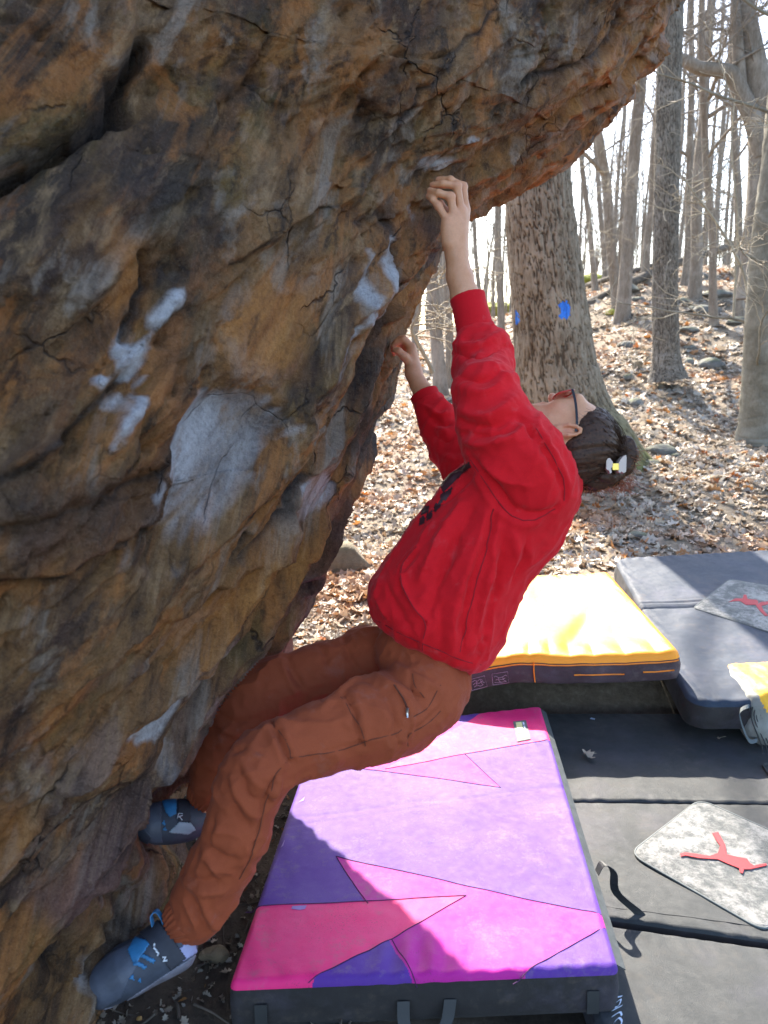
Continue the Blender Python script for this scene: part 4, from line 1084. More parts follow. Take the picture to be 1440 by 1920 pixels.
# far hand: fist seen from the thumb side
zq = 2.42
w2b = at(776, 698, 2.405)
for (x, y, d, r_) in ((772, 652, -.02, .0145), (768, 650, .0, .0145), (766, 652, .02, .0135), (764, 658, .036, .0125)): B.add(rcone(w2b, at(x, y, zq + d), .020, r_), .016)
for pts_, rs in ((((772, 652, -.020), (757, 636, -.022), (744, 641, -.016), (738, 648, -.010)), (.0125, .0120, .0105, .0090)), (((768, 650, 0), (752, 636, .002), (741, 645, .004), (737, 652, .006)), (.0125, .0115, .0105, .009)),
                 (((766, 652, .02), (750, 640, .024), (740, 650, .024), (737, 658, .024)), (.0120, .0110, .010, .0085)), (((764, 658, .036), (750, 648, .040), (741, 656, .040), (739, 663, .038)), (.011, .0100, .009, .008)),
                 (((770, 682, -.024), (758, 668, -.036), (748, 659, -.040), (741, 656, -.036)), (.0150, .0135, .0120, .0095))):
    B.add(chain([at(x, y, zq + d) for x, y, d in pts_], rs), .005)
lo = np.array([-.75, 1.35, .0]); hi = np.array([.80, 2.75, 2.35])
V, F = B.mesh(lo, hi, .0035); V = smooth_mesh(V, F, 1, .4)
NB = vnormals(V, F); V = V + NB * (0.0006 * fbm(V * 60, 3, 2))[:, None]
red = np.zeros(len(V))
for kq in KN: red = np.maximum(red, np.exp(-(((V - kq) ** 2).sum(1)) / .011 ** 2))
for f_, u_, s_k in ((.106, -.034, 0), (.090, -.066, 0), (-.012, -.030, .08), (.055, -.03, .05)): red = np.maximum(red, .8 * np.exp(-(((V - hd(f_, u_, s_k)) ** 2).sum(1)) / .018 ** 2))
body = mesh_obj('body', V, F, M_SKIN, person, True, {'flush': red})

# ---- hoodie
def torso(stations, ax_r=.10):
    out = []
    S = np.array([[*at(x, y, z), hw * PX, hd_] for x, y, z, hw, hd_ in stations])
    n = 13; k = np.linspace(0, len(S) - 1, n)
    S = np.stack([np.interp(k, np.arange(len(S)), S[:, j]) for j in range(5)], 1)
    ax = S[-1, :3] - S[0, :3]; ax /= np.linalg.norm(ax)
    dp = T_ - ax * (T_ @ ax); dp /= np.linalg.norm(dp); pr = np.cross(ax, dp)
    for s_ in S: out.append(ellip(s_[:3], np.array([ax, pr, dp]), (ax_r, s_[3], s_[4])))
    return out, ax
H_ = Solid()
tor, tax = torso([(985, 905, 2.06, 92, .175), (942, 968, 2.05, 120, .185), (872, 1046, 2.04, 114, .175), (836, 1120, 2.04, 124, .175), (803, 1178, 2.04, 128, .178)], .085)
H_.add(tor, .05)
H_.add(chain([at(896, 640, zw - .015), at(907, 660, zw - .02), at(906, 690, zw - .025), at(913, 740, 1.965), at(932, 800, 1.94), at(966, 858, 1.925), at(1000, 905, 1.94)],
             [.062, .070, .073, .080, .094, .112, .112]), .035)
H_.add(chain([at(806, 760, 2.375), at(822, 790, 2.36), at(848, 838, 2.33), at(890, 885, 2.27), at(960, 930, 2.19)], [.050, .056, .064, .085, .11]), .035)
H_.add(chain([at(1030, 868, 1.97), at(1053, 905, 1.985), at(1053, 942, 2.05), at(1048, 930, 2.12)], [.032, .036, .038, .036]), .03)   # hood bunched behind the neck
H_.add(chain([at(985, 800, 2.06), at(1000, 845, 2.12), at(1040, 900, 2.16)], [.030, .035, .035]), .03)
hem_c = at(800, 1222, 2.04)
hem_n = U_ * -0.9 + R_ * -0.40; hem_n /= np.linalg.norm(hem_n)
def hem_post(P, d): return -smin(-d, -((P - hem_c) @ hem_n - .002), .03)
H_.post = hem_post
V, F = H_.mesh((-.25, 1.5, .75), (.75, 2.65, 2.1), .0052); V = smooth_mesh(V, F, 2, .5)
HF = [([(860, 790), (885, 800), (925, 795), (960, 770)], .012, -.012), ([(858, 770), (890, 782), (930, 768), (965, 742)], .013, .012), ([(864, 828), (905, 838), (950, 822), (985, 790)], .014, .013), ([(862, 815), (900, 822), (945, 805), (978, 778)], .010, -.010),
      ([(855, 720), (890, 735), (925, 725), (955, 700)], .012, .009), ([(852, 700), (880, 712), (915, 705), (950, 685)], .010, -.009), ([(848, 645), (890, 648), (930, 630), (950, 622)], .010, .010), ([(850, 662), (890, 668), (930, 655), (958, 640)], .008, -.008),
      ([(880, 865), (915, 905), (960, 960), (1000, 972), (1050, 955)], .010, -.014), ([(885, 900), (920, 950), (965, 990), (1010, 985)], .014, .008), ([(895, 870), (940, 905), (985, 915)], .016, .010), ([(1000, 800), (1030, 850), (1055, 900), (1065, 935)], .012, -.008), ([(1010, 790), (1045, 850), (1072, 905)], .012, .008), ([(975, 770), (1000, 800), (1005, 830)], .008, -.010),
      ([(925, 950), (910, 1010), (885, 1090), (868, 1180)], .009, -.011), ([(945, 975), (948, 1040), (935, 1120), (915, 1200)], .012, -.010), ([(905, 960), (890, 1030), (865, 1110), (850, 1190)], .018, .014), ([(930, 990), (928, 1060), (908, 1140), (893, 1220)], .014, .014), ([(880, 950), (850, 1010), (820, 1080), (800, 1150)], .014, -.012), ([(860, 940), (815, 1010), (785, 1080)], .016, .012),
      ([(965, 1000), (975, 1040), (960, 1090)], .012, .009), ([(990, 1010), (990, 1050), (965, 1100)], .010, -.007), ([(905, 1120), (895, 1180), (905, 1235)], .012, -.008), ([(935, 1130), (925, 1190), (920, 1240)], .012, .007), ([(860, 1150), (855, 1200), (850, 1240)], .010, .007), ([(878, 1170), (872, 1225)], .008, -.007), ([(826, 1130), (822, 1180), (822, 1225)], .010, -.006),
      ([(775, 1025), (748, 1060), (752, 1100), (775, 1140), (797, 1165)], .0055, .009), ([(797, 1165), (792, 1200), (788, 1225)], .0055, .008), ([(768, 1040), (742, 1075), (745, 1105)], .010, -.006), ([(720, 1090), (735, 1140), (770, 1190)], .014, -.008), ([(700, 1120), (720, 1165)], .012, .008),
      ([(795, 770), (815, 790), (845, 790)], .010, -.009), ([(790, 755), (815, 772), (845, 770)], .009, .008), ([(805, 815), (835, 825), (865, 815)], .010, -.009), ([(805, 800), (830, 808), (858, 800)], .009, .008), ([(815, 850), (845, 860), (870, 850)], .010, .008),
      ([(815, 930), (840, 900), (880, 870)], .010, .008), ([(800, 950), (835, 930), (880, 890)], .009, -.008)]
V = folds(V, F, [(a_, w_, h_ * 1.45) for a_, w_, h_ in HF])
rg = (1 - np.abs(fbm(V @ np.array([tax, np.cross(tax, T_), T_]).T * np.array([5, 13, 9]), 3, 14))).clip(0, 1) ** 4; rg2 = (1 - np.abs(fbm(V * 21 + 4, 2, 15))).clip(0, 1) ** 5
V = V + vnormals(V, F) * (0.004 * fbm(V * 7, 3, 12) + 0.0012 * fbm(V * 40, 3, 13) + .0075 * (rg - .25) + .0022 * rg2)[:, None]
V = smooth_mesh(V, F, 1, .4)
HV, HFc = V, F
hoodie = mesh_obj('hoodie', V, F, M_HOOD, person)
M_RTHREAD = simple('red_thread', (0.26, 0.004, 0.010), 0.9)
for pl in ([(878, 862), (905, 905), (935, 945), (970, 972), (1005, 975), (1045, 955)], [(928, 950), (915, 1010), (893, 1090), (872, 1170), (866, 1225)], [(777, 1022), (748, 1058), (751, 1098), (774, 1140), (797, 1165), (792, 1200), (788, 1222)], [(1003, 802), (1030, 850), (1055, 900), (1062, 940)], [(700, 1163), (750, 1192), (810, 1218), (870, 1243), (905, 1250)]):
    q = pick(HV, dense(pl, 9), 5); q[1:-1] = (q[:-2] + q[1:-1] + q[2:]) / 3; b_ = MB(); b_.tube(q + T_ * .0005, .0013, 5); b_.build('stitched_seam', M_RTHREAD, hoodie)
def cut_chain(pts, rs, cuts, vox, name, mat, parent, lo, hi, amp=0.0, fl=None):
    s = Solid(); s.add(chain(pts, rs), .01)
    s.post = lambda P, d: np.maximum.reduce([d] + [(P - c) @ n for c, n in cuts])
    V, F = s.mesh(lo, hi, vox)
    if fl is not None: V = fl(V)
    return mesh_obj(name, V, F, mat, parent), V, F
ca, cb = at(876, 556, zw), at(896, 640, zw - .012); cd = (ca - cb) / np.linalg.norm(ca - cb)
cut_chain([ca + cd * .03, ca, cb], [.047, .047, .0530], [(ca, (cd + R_ * -.02) / np.linalg.norm(cd + R_ * -.02))], .003, 'cuff', M_CUFF, hoodie, cb - .12, ca + .12)
ca, cb = at(794, 737, 2.385), at(812, 775, 2.37); cd = (ca - cb) / np.linalg.norm(ca - cb)
cut_chain([ca + cd * .03, ca, cb], [.043, .043, .0490], [(ca, cd)], .003, 'cuff', M_CUFF, hoodie, cb - .1, ca + .1)
# chest print: blocks of dark lettering on the front of the hoodie, seen edge on
P2 = proj(HV); HN = vnormals(HV, HFc)
fc = P2[HFc].mean(1); view = np.array([0, 0, CAMH]) - HV[HFc].mean(1); fz = (HN[HFc].mean(1) * view).sum(1)
for poly in ([(800, 925), (818, 908), (822, 925), (806, 945)], [(824, 905), (842, 890), (880, 866), (884, 874), (850, 905), (832, 925)], [(792, 950), (806, 948), (804, 962), (790, 966)], [(788, 972), (797, 966), (796, 982), (786, 986)], [(800, 964), (812, 957), (810, 972), (800, 978)], [(815, 948), (828, 936), (826, 952), (814, 962)], [(826, 928), (850, 912), (846, 926), (828, 944)]):
    m_ = (poly_sd(fc[:, :2], poly) < 0) & (fz > -0.01) & (fc[:, 2] < 2.35)
    if m_.sum() > 3:
        m_ = biggest(HFc, m_)
        u, inv = np.unique(HFc[m_], return_inverse=True); mesh_obj('chest_print', HV[u] + HN[u] * .0012, inv.reshape(-1, 4), M_BLKPRINT, hoodie)
# ---- trousers
T = Solid()
T.add(ellip(at(795, 1245, 2.05), np.array([tax, np.cross(tax, T_), T_ - tax * (T_ @ tax)]), (.10, .138, .158)), .03)
T.add(chain([at(804, 1282, 1.955), at(792, 1306, 1.94), at(740, 1336, 1.90), at(690, 1353, 1.87), at(600, 1386, 1.82), at(530, 1410, 1.78), at(480, 1446, zk), at(464, 1490, zk)], [.082, .092, .100, .098, .080, .070, .072, .070]), .035)
T.add(ellip(at(812, 1304, 2.03), np.array([R_, U_, T_]), (.076, .074, .13)), .04)
T.add(chain([at(464, 1490, zk), at(442, 1560, (zk + zt_) / 2), at(412, 1622, zt_ + .02), at(382, 1682, zt_ + .03), at(366, 1718, zt_ + .03)], [.070, .068, .066, .066, .058]), .035)
T.add(chain([at(770, 1250, 2.17), at(690, 1243, 2.16), at(600, 1272, 2.13), at(520, 1295, 2.10), at(472, 1322, 2.08)], [.10, .094, .088, .086, .088]), .04)
T.add(chain([at(472, 1322, 2.08), at(446, 1372, (2.08 * 2 + zf_ + .07) / 3), at(416, 1428, (2.08 + 2 * (zf_ + .07)) / 3), at(398, 1472, zf_ + .07)], [.084, .080, .070, .054]), .04)
w_c = at(788, 1205, 2.04)
V, F = T.mesh((-.75, 1.3, .15), (.35, 2.6, 1.35), .0050); V = smooth_mesh(V, F, 2, .5)
TF = [([(505, 1345), (530, 1385), (548, 1425)], .007, -.012), ([(492, 1355), (518, 1395), (535, 1435)], .010, .010), ([(520, 1340), (545, 1385), (562, 1420)], .010, .008), ([(640, 1295), (665, 1335), (680, 1400)], .007, -.009), ([(655, 1290), (680, 1330), (692, 1390)], .010, .007), ([(690, 1270), (720, 1290), (745, 1340), (750, 1400)], .010, -.008),
      ([(700, 1255), (745, 1285), (780, 1330)], .012, .010), ([(715, 1245), (770, 1280), (800, 1320)], .009, -.010), ([(735, 1240), (780, 1265), (830, 1290)], .010, .008), ([(770, 1255), (775, 1285), (800, 1310)], .006, -.008), ([(770, 1400), (768, 1375), (800, 1360), (830, 1330), (838, 1300)], .0045, -.006), ([(690, 1250), (640, 1290), (600, 1330)], .010, .008),
      ([(430, 1455), (445, 1500), (470, 1530), (490, 1535)], .012, .011), ([(425, 1480), (440, 1525), (470, 1552)], .009, -.011), ([(445, 1440), (470, 1490), (500, 1510)], .011, -.009), ([(450, 1420), (485, 1470), (520, 1485)], .010, .008), ([(520, 1460), (505, 1490), (510, 1510)], .008, -.010), ([(530, 1468), (515, 1500)], .007, .008),
      ([(380, 1580), (410, 1610), (450, 1620)], .010, -.010), ([(375, 1600), (405, 1635), (440, 1640)], .012, .010), ([(395, 1540), (385, 1580), (400, 1610)], .010, -.012), ([(350, 1640), (380, 1660), (425, 1655)], .010, -.010), ([(345, 1655), (375, 1680), (425, 1675)], .010, .009), ([(395, 1620), (405, 1650), (425, 1660)], .008, .008), ([(410, 1540), (395, 1570), (385, 1600)], .014, .009),
      ([(350, 1680), (375, 1720), (395, 1750)], .009, -.012), ([(365, 1675), (390, 1715), (412, 1745)], .010, .009), ([(335, 1690), (358, 1730), (375, 1758)], .008, .007),
      ([(540, 1225), (555, 1260), (575, 1290)], .007, -.011), ([(525, 1232), (540, 1265), (560, 1295)], .010, .009), ([(600, 1205), (615, 1240)], .008, -.007), ([(640, 1190), (655, 1225), (665, 1250)], .009, -.010), ([(655, 1185), (672, 1215)], .009, .008), ([(410, 1330), (440, 1350), (490, 1345)], .012, -.010), ([(405, 1355), (440, 1375), (480, 1368)], .010, .009), ([(395, 1395), (425, 1405), (460, 1395)], .010, -.009), ([(385, 1430), (415, 1435)], .010, .008),
      ([(545, 1425), (620, 1408), (690, 1392), (760, 1365)], .0035, -.004), ([(540, 1432), (520, 1450), (500, 1500), (490, 1560), (470, 1620), (455, 1650)], .0035, -.005)]
V = folds(V, F, [(a_, w_, h_ * 1.2) for a_, w_, h_ in TF])
rg = (1 - np.abs(fbm(V * np.array([9, 9, 11]) + 2, 3, 24))).clip(0, 1) ** 5; rg2 = (1 - np.abs(fbm(V * 26 + 4, 2, 25))).clip(0, 1) ** 5
V = V + vnormals(V, F) * (0.0030 * fbm(V * 9, 3, 22) + 0.0010 * fbm(V * 50, 3, 23) + .0065 * (rg - .2) + .0022 * rg2)[:, None]; V = smooth_mesh(V, F, 1, .4)
TV, TFc = V, F
trousers = mesh_obj('trousers', V, F, M_TROU, person)
for pl in ([(548, 1426), (620, 1410), (690, 1394), (760, 1367)], [(542, 1432), (520, 1452), (500, 1502), (490, 1560), (470, 1620), (452, 1655)], [(640, 1300), (665, 1340), (682, 1402)], [(508, 1350), (532, 1388), (548, 1426)], [(770, 1402), (768, 1376), (800, 1362), (832, 1330)], [(832, 1282), (806, 1330), (782, 1345)], [(772, 1258), (770, 1280), (798, 1310)]):
    q = pick(TV, dense(pl, 9)); q[1:-1] = (q[:-2] + q[1:-1] + q[2:]) / 3; b_ = MB(); b_.tube(q, .0011, 5); b_.build('stitched_seam', M_THREAD, trousers)
q = pick(TV, [(735, 1280), (750, 1305), (762, 1330)]); b_ = MB(); b_.tube(q + T_ * .002, .0022, 5); b_.build('zip', M_THREAD, trousers)
b_ = MB(); b_.tube(np.array([q[2] + T_ * .004, q[2] + T_ * .006 - U_ * .010, q[2] + T_ * .005 - U_ * .022]), [.004, .0035, .0025], 6); b_.build('zip_pull', M_METAL, trousers)
def ruched(c0, c1, r0, r1, name, nrib=22, amp=.003):
    ax = (c1 - c0) / np.linalg.norm(c1 - c0); a1 = np.cross(ax, U_); a1 /= np.linalg.norm(a1); a2 = np.cross(ax, a1)
    th = np.linspace(0, 2 * math.pi, 132, endpoint=False); V = []
    for f in np.linspace(0, 1, 16):
        r = r0 + (r1 - r0) * f + .006 * math.sin(math.pi * f) ; w = amp * np.sin(th * nrib + 1.5 * np.sin(3 * th + f * 2)) * (0.5 + 0.5 * f)
        V.append(c0 + ax * np.linalg.norm(c1 - c0) * f + ((r + w)[:, None]) * (np.cos(th)[:, None] * a1 + np.sin(th)[:, None] * a2))
    V.append(c1 - ax * .004 + (r1 * .6) * (np.cos(th)[:, None] * a1 + np.sin(th)[:, None] * a2))
    return mesh_obj(name, np.array(V).reshape(-1, 3), grid_faces(17, 132, wrap_v=True)[:, ::-1], M_TROU, trousers)
ruched(at(362, 1712, zt_ + .03), at(325, 1737, zt_ + .03), .056, .040, 'ankle_cuff')
ruched(at(397, 1472, zf_ + .07), at(374, 1508, zf_ + .07), .050, .036, 'ankle_cuff')

# ---- climbing shoes
M_SHOE = simple('slate_rubber', (0.046, 0.055, 0.078), 0.62, 0.2, 30, .35, 160)
M_TOE = simple('toe_rubber', (0.072, 0.083, 0.115), 0.55, 0.22, 24, .35, 130)
M_SOLE = simple('worn_sole_rubber', (0.16, 0.155, 0.19), 0.6, 0.3, 40, .4, 120)
M_STRAP = simple('strap_fabric', (0.028, 0.030, 0.042), 0.7, 0.15, 60, .4, 500)
M_BLUE = simple('sky_blue_fabric', (0.030, 0.17, 0.36), 0.55, 0.15, 60, .3, 400)
M_LILAC2 = simple('pale_lilac_rubber', (0.30, 0.31, 0.50), 0.5, 0.15, 30)
M_PALE = simple('pale_grey_rubber', (0.30, 0.36, 0.42), 0.5, 0.15, 30)
M_WHITE = simple('white_print', (0.62, 0.64, 0.68), 0.6)
def shoe(ch_, label_polys, sole_n, bounds, flat=.0):
    s = Solid(); s.add(ch_, .03)
    V, F = s.mesh(bounds[0], bounds[1], .0030); V = smooth_mesh(V, F, 1, .5)
    return V, F
def split_shoe(V, F, polys, base_mat, root_name):
    """shoe body plus panels lying proud of it"""
    P = proj(V); N = vnormals(V, F)
    root = mesh_obj(root_name, V, F, base_mat, person)
    fc = P[F].mean(1); facing = (N[F].mean(1) * (np.array([0, 0, CAMH]) - V[F].mean(1))).sum(1) > -.02
    for nm, mt, poly, lift in polys:
        m_ = (poly_sd(fc[:, :2], poly) < 0) & facing
        if m_.sum() < 3: continue
        u, inv = np.unique(F[m_], return_inverse=True); Fs = inv.reshape(-1, 4); Vs = V[u] + N[u] * lift
        # rim closes the panel down to the shoe
        e = {}
        for f in Fs:
            for a, b in ((f[0], f[1]), (f[1], f[2]), (f[2], f[3]), (f[3], f[0])): e[(a, b)] = e.get((a, b), 0) + 1
        rim = [(a, b) for (a, b) in e if (b, a) not in e]
        n0 = len(Vs); Vs2 = np.vstack([Vs, V[u] - N[u] * .001]); FF = Fs.tolist() + [[b, a, a + n0, b + n0] for a, b in rim]
        mesh_obj(nm, Vs2, FF, mt, root)
    return root
z0 = zt_
ch_ = chain([at(345, 1760, z0 + .035), at(330, 1778, z0 + .03), at(288, 1794, z0 + .015), at(240, 1818, z0 + .005), at(205, 1840, z0), at(190, 1852, z0)], [.030, .042, .047, .050, .040, .030])
ch_ += chain([at(320, 1748, z0 + .03), at(300, 1775, z0 + .02)], [.036, .040]) + [ellip(at(196, 1852, z0), np.array([R_, U_, T_]), (.034, .030, .034))]
V, F = shoe(ch_, None, None, (at(250, 1800, z0) - .25, at(250, 1800, z0) + .25))
shN = split_shoe(V, F, [('toe_rand', M_TOE, [(250, 1765), (262, 1800), (225, 1872), (150, 1915), (140, 1850), (200, 1790)], .0012), ('side_rand', M_SOLE, [(400, 1770), (352, 1800), (318, 1822), (282, 1846), (225, 1884), (170, 1898), (170, 1930), (420, 1900)], .0018),
    ('tongue', M_BLUE, [(240, 1781), (254, 1758), (283, 1766), (252, 1812)], .0030), ('lace_bar', M_BLUE, [(268, 1788), (292, 1800), (288, 1806), (264, 1794)], .0030), ('lace_bar', M_BLUE, [(255, 1800), (276, 1812), (272, 1817), (250, 1806)], .0030),
    ('strap', M_STRAP, [(262, 1746), (296, 1725), (348, 1795), (320, 1818)], .0040), ('heel_patch', M_LILAC2, [(332, 1782), (364, 1756), (368, 1785), (343, 1802)], .0026), ('eyelet', M_BLUE, [(242, 1834), (249, 1826), (252, 1837)], .0025), ('eyelet', M_BLUE, [(257, 1840), (264, 1832), (266, 1842)], .0025)], M_SHOE, 'climbing_shoe')
P_ = V
for pl in ([(289, 1760), (293, 1767)], [(292, 1768), (297, 1774)], [(297, 1775), (301, 1781)], [(300, 1782), (304, 1786)]):
    q = pick(P_, dense(pl, 3)) + T_ * .0055; b_ = MB(); b_.tube(q, .0024, 4); b_.build('strap_lettering', M_WHITE, shN)
q = pick(P_, [(311, 1790), (316, 1788), (314, 1797), (320, 1795)]) + T_ * .0055; b_ = MB(); b_.tube(q, .0026, 4); b_.build('strap_emblem', M_WHITE, shN)
lp = [at(287, 1735, z0 + .0), at(284, 1716, z0 + .005), at(294, 1708, z0 + .01), at(304, 1722, z0 + .015), at(311, 1742, z0 + .015)]
ribbon('pull_loop', crom(lp, 14), T_, .016, M_BLUE, shN)
z0 = zf_
ch_ = chain([at(372, 1536, z0 + .06), at(348, 1540, z0 + .045), at(315, 1542, z0 + .02), at(285, 1545, z0 + .005), at(262, 1550, z0)], [.036, .042, .044, .038, .020])
V, F = shoe(ch_, None, None, (at(310, 1540, z0) - .22, at(310, 1540, z0) + .24))
shF = split_shoe(V, F, [('toe_rand', M_TOE, [(250, 1560), (258, 1500), (302, 1500), (304, 1580), (270, 1580)], .0014), ('sole_tip', M_SHOE, [(235, 1540), (258, 1535), (285, 1570), (270, 1590), (235, 1580)], .0026), ('tongue', M_BLUE, [(304, 1500), (330, 1500), (330, 1526), (318, 1532), (310, 1522)], .0030), ('eyelet', M_BLUE, [(302, 1545), (308, 1538), (310, 1547)], .0028), ('eyelet', M_BLUE, [(304, 1556), (310, 1549), (312, 1557)], .0028),
    ('strap', M_STRAP, [(333, 1495), (354, 1495), (357, 1542), (334, 1540)], .0040), ('heel_patch', M_PALE, [(316, 1560), (336, 1541), (358, 1543), (366, 1556), (352, 1564)], .0028)], M_SHOE, 'climbing_shoe')
for pl in ([(339, 1530), (340, 1518), (346, 1518), (347, 1523), (340, 1525)], [(342, 1525), (347, 1531)]):
    q = pick(V, np.array(pl)) + T_ * .0055; b_ = MB(); b_.tube(q, .0016, 4); b_.build('strap_lettering', M_WHITE, shF)

# ---- head: hair, bun, clip, glasses
Hr = Solid()
Hr.add(ellip(hd(-.018, .018, 0), HA, (.103, .096, .084)), .02)
Hr.add(ellip(hd(-.060, -.018, 0), HA, (.070, .072, .070)), .04)
cutn = udir * 0.74 - fdir * 0.67; cutn /= np.linalg.norm(cutn)
def hair_post(P, d):
    L = P - HC; f_ = L @ fdir; u_ = L @ udir; s_ = L @ sdir_
    line = -.004 + .010 * np.exp(-((f_ - .05) / .03) ** 2) - .022 * np.exp(-((f_ + .02) / .03) ** 2) * 0 + .016 * np.exp(-((f_ + .005) / .022) ** 2 - ((u_ + .02) / .03) ** 2)
    k = (u_ * 0.74 - f_ * 0.67) - (line - .012)
    d = d + .0085 * (1 - sstep(.0, .045, k))
    return -smin(-d, k, .008)
Hr.post = hair_post
Hb = Solid(); bc_ = at(1163, 852, 2.03)
V, F = Hr.mesh(HC - .22, HC + .22, .0032)
tgt = bc_
def groove(V, F, amp=.0035, freq=60.0):
    N = vnormals(V, F); d = V - tgt; d /= np.linalg.norm(d, axis=1, keepdims=True)
    e1 = np.cross(udir, sdir_); th = np.arctan2(d @ fdir, d @ sdir_); r = np.arccos(np.clip(d @ -udir, -1, 1))
    w = fbm(np.stack([th * freq / 6, r * 2.0, r * 0], -1), 3, 7)
    return V + N * (amp * w)[:, None]
V = groove(V, F); V = smooth_mesh(V, F, 1, .3)
hair = mesh_obj('hair', V, F, M_HAIR, person)
HairV = V
Hb.add(chain([bc_ + R_ * -.02 + U_ * .004, bc_ + R_ * .012 + U_ * .022, bc_ + R_ * .024 + U_ * .0, bc_ + R_ * .012 - U_ * .030, bc_ - R_ * .02 - U_ * .028], [.026, .024, .022, .022, .024]), .012)
Hb.add(ellip(at(1128, 895, 2.03), np.array([R_, U_, T_]), (.050, .030, .055)), .03)
Hb.add(ellip(at(1103, 905, 2.04), np.array([R_, U_, T_]), (.030, .024, .050)), .03)
V, F = Hb.mesh(bc_ - .16, bc_ + .16, .0030)
N = vnormals(V, F); a_ = np.arctan2((V - bc_) @ U_, (V - bc_) @ R_); V = V + N * (.0035 * fbm(np.stack([(V - bc_) @ T_ * 130, np.linalg.norm(V - bc_, axis=1) * 60, a_ * 1.2], -1), 3, 3))[:, None]
bun = mesh_obj('bun', V, F, M_HAIR, hair)
rs = np.random.default_rng(5); b_ = MB(); b2_ = MB()
pool = HairV[(proj(HairV)[:, 2] < 2.06)]
for k in range(420):                                     # combed strands lying over the hair
    p0 = pool[rs.integers(len(pool))]; L0 = p0 - HC
    p3 = tgt + rs.normal(0, .012, 3)
    n0 = L0 / np.linalg.norm(L0); m0 = (p0 * .5 + p3 * .5); nm = (m0 - HC); nm /= np.linalg.norm(nm)
    m1 = HC + nm * (np.linalg.norm(p0 - HC) * .5 + np.linalg.norm(p3 - HC) * .5) * .99
    pts_ = crom([p0 + n0 * .002, m1 + n0 * .003 + rs.normal(0, .003, 3), p3], 7); b_.tube(pts_, np.linspace(.0009, .0006, 7), 3, False)
b_.build('combed_strands', M_HAIR, hair)['kind'] = 'stuff'
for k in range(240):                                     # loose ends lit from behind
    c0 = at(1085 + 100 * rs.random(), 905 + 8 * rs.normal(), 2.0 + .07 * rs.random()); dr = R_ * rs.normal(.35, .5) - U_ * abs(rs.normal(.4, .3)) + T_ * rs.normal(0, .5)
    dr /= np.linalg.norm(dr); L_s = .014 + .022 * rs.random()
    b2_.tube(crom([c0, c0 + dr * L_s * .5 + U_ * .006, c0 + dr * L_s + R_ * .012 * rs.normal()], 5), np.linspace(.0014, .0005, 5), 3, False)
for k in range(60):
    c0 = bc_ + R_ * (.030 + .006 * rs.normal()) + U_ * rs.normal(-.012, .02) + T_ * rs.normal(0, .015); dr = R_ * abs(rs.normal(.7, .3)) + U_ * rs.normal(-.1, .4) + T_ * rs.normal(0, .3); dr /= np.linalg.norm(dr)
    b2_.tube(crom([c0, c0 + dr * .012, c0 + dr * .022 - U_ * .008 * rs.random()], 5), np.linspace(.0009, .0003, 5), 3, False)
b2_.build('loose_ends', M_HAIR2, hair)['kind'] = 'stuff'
b3_ = MB()
for k in range(46):                                      # baby hairs at the temple and forehead
    x_, y_ = [(1062 + 60 * rs.random(), 748 + 26 * rs.random()), (1035 + 22 * rs.random(), 782 + 20 * rs.random())][k % 2]
    p0 = pick(np.vstack([HairV]), [(x_ + 18, y_ + 14)], 9)[0] + T_ * .002; dr = -R_ * (.5 + .6 * rs.random()) + U_ * rs.normal(.1, .5); dr /= np.linalg.norm(dr)
    b3_.tube(crom([p0, p0 + dr * .010 + T_ * .001, p0 + dr * (.018 + .014 * rs.random()) - U_ * .006 * rs.random() - T_ * .002], 5), np.linspace(.0006, .0002, 5), 3, False)
b3_.build('baby_hairs', M_HAIR, hair)['kind'] = 'stuff'
clip = empty('hair_clip', (0, 0, 0)); clip.parent = hair
cz = 1.950
def jaw(pts_, name, mt, th=.012):
    P = np.array([at(x, y, cz) for x, y in pts_]); n = len(P); V = np.vstack([P, P - T_ * th])
    F = [list(range(n)), list(range(2 * n - 1, n - 1, -1))] + [[i, i + n, (i + 1) % n + n, (i + 1) % n] for i in range(n)]
    return mesh_obj(name, V, F, mt, clip, False)
jaw([(1137, 864), (1140, 859), (1144, 859), (1149, 866), (1150, 872), (1146, 878), (1147, 886), (1144, 888), (1142, 882), (1137, 880)], 'clip_jaw', M_HAIRCLIP, .035)
jaw([(1174, 853), (1175, 858), (1174, 884), (1170, 887), (1165, 884), (1162, 887), (1160, 884), (1160, 868), (1164, 861), (1170, 855)], 'clip_jaw', M_HAIRCLIP, .035)
jaw([(1148, 869), (1161, 869), (1161, 881), (1149, 881)], 'clip_spring', M_GOLD, .02)
gl = empty('glasses', (0, 0, 0)); gl.parent = person
hingeN = at(1053, 735, 1.955)
def gpt(f, u, s): return hd(f, u, s)
ring = [(.012 * math.cos(a) * 0, math.cos(a), math.sin(a)) for a in np.linspace(0, 2 * math.pi, 22)]
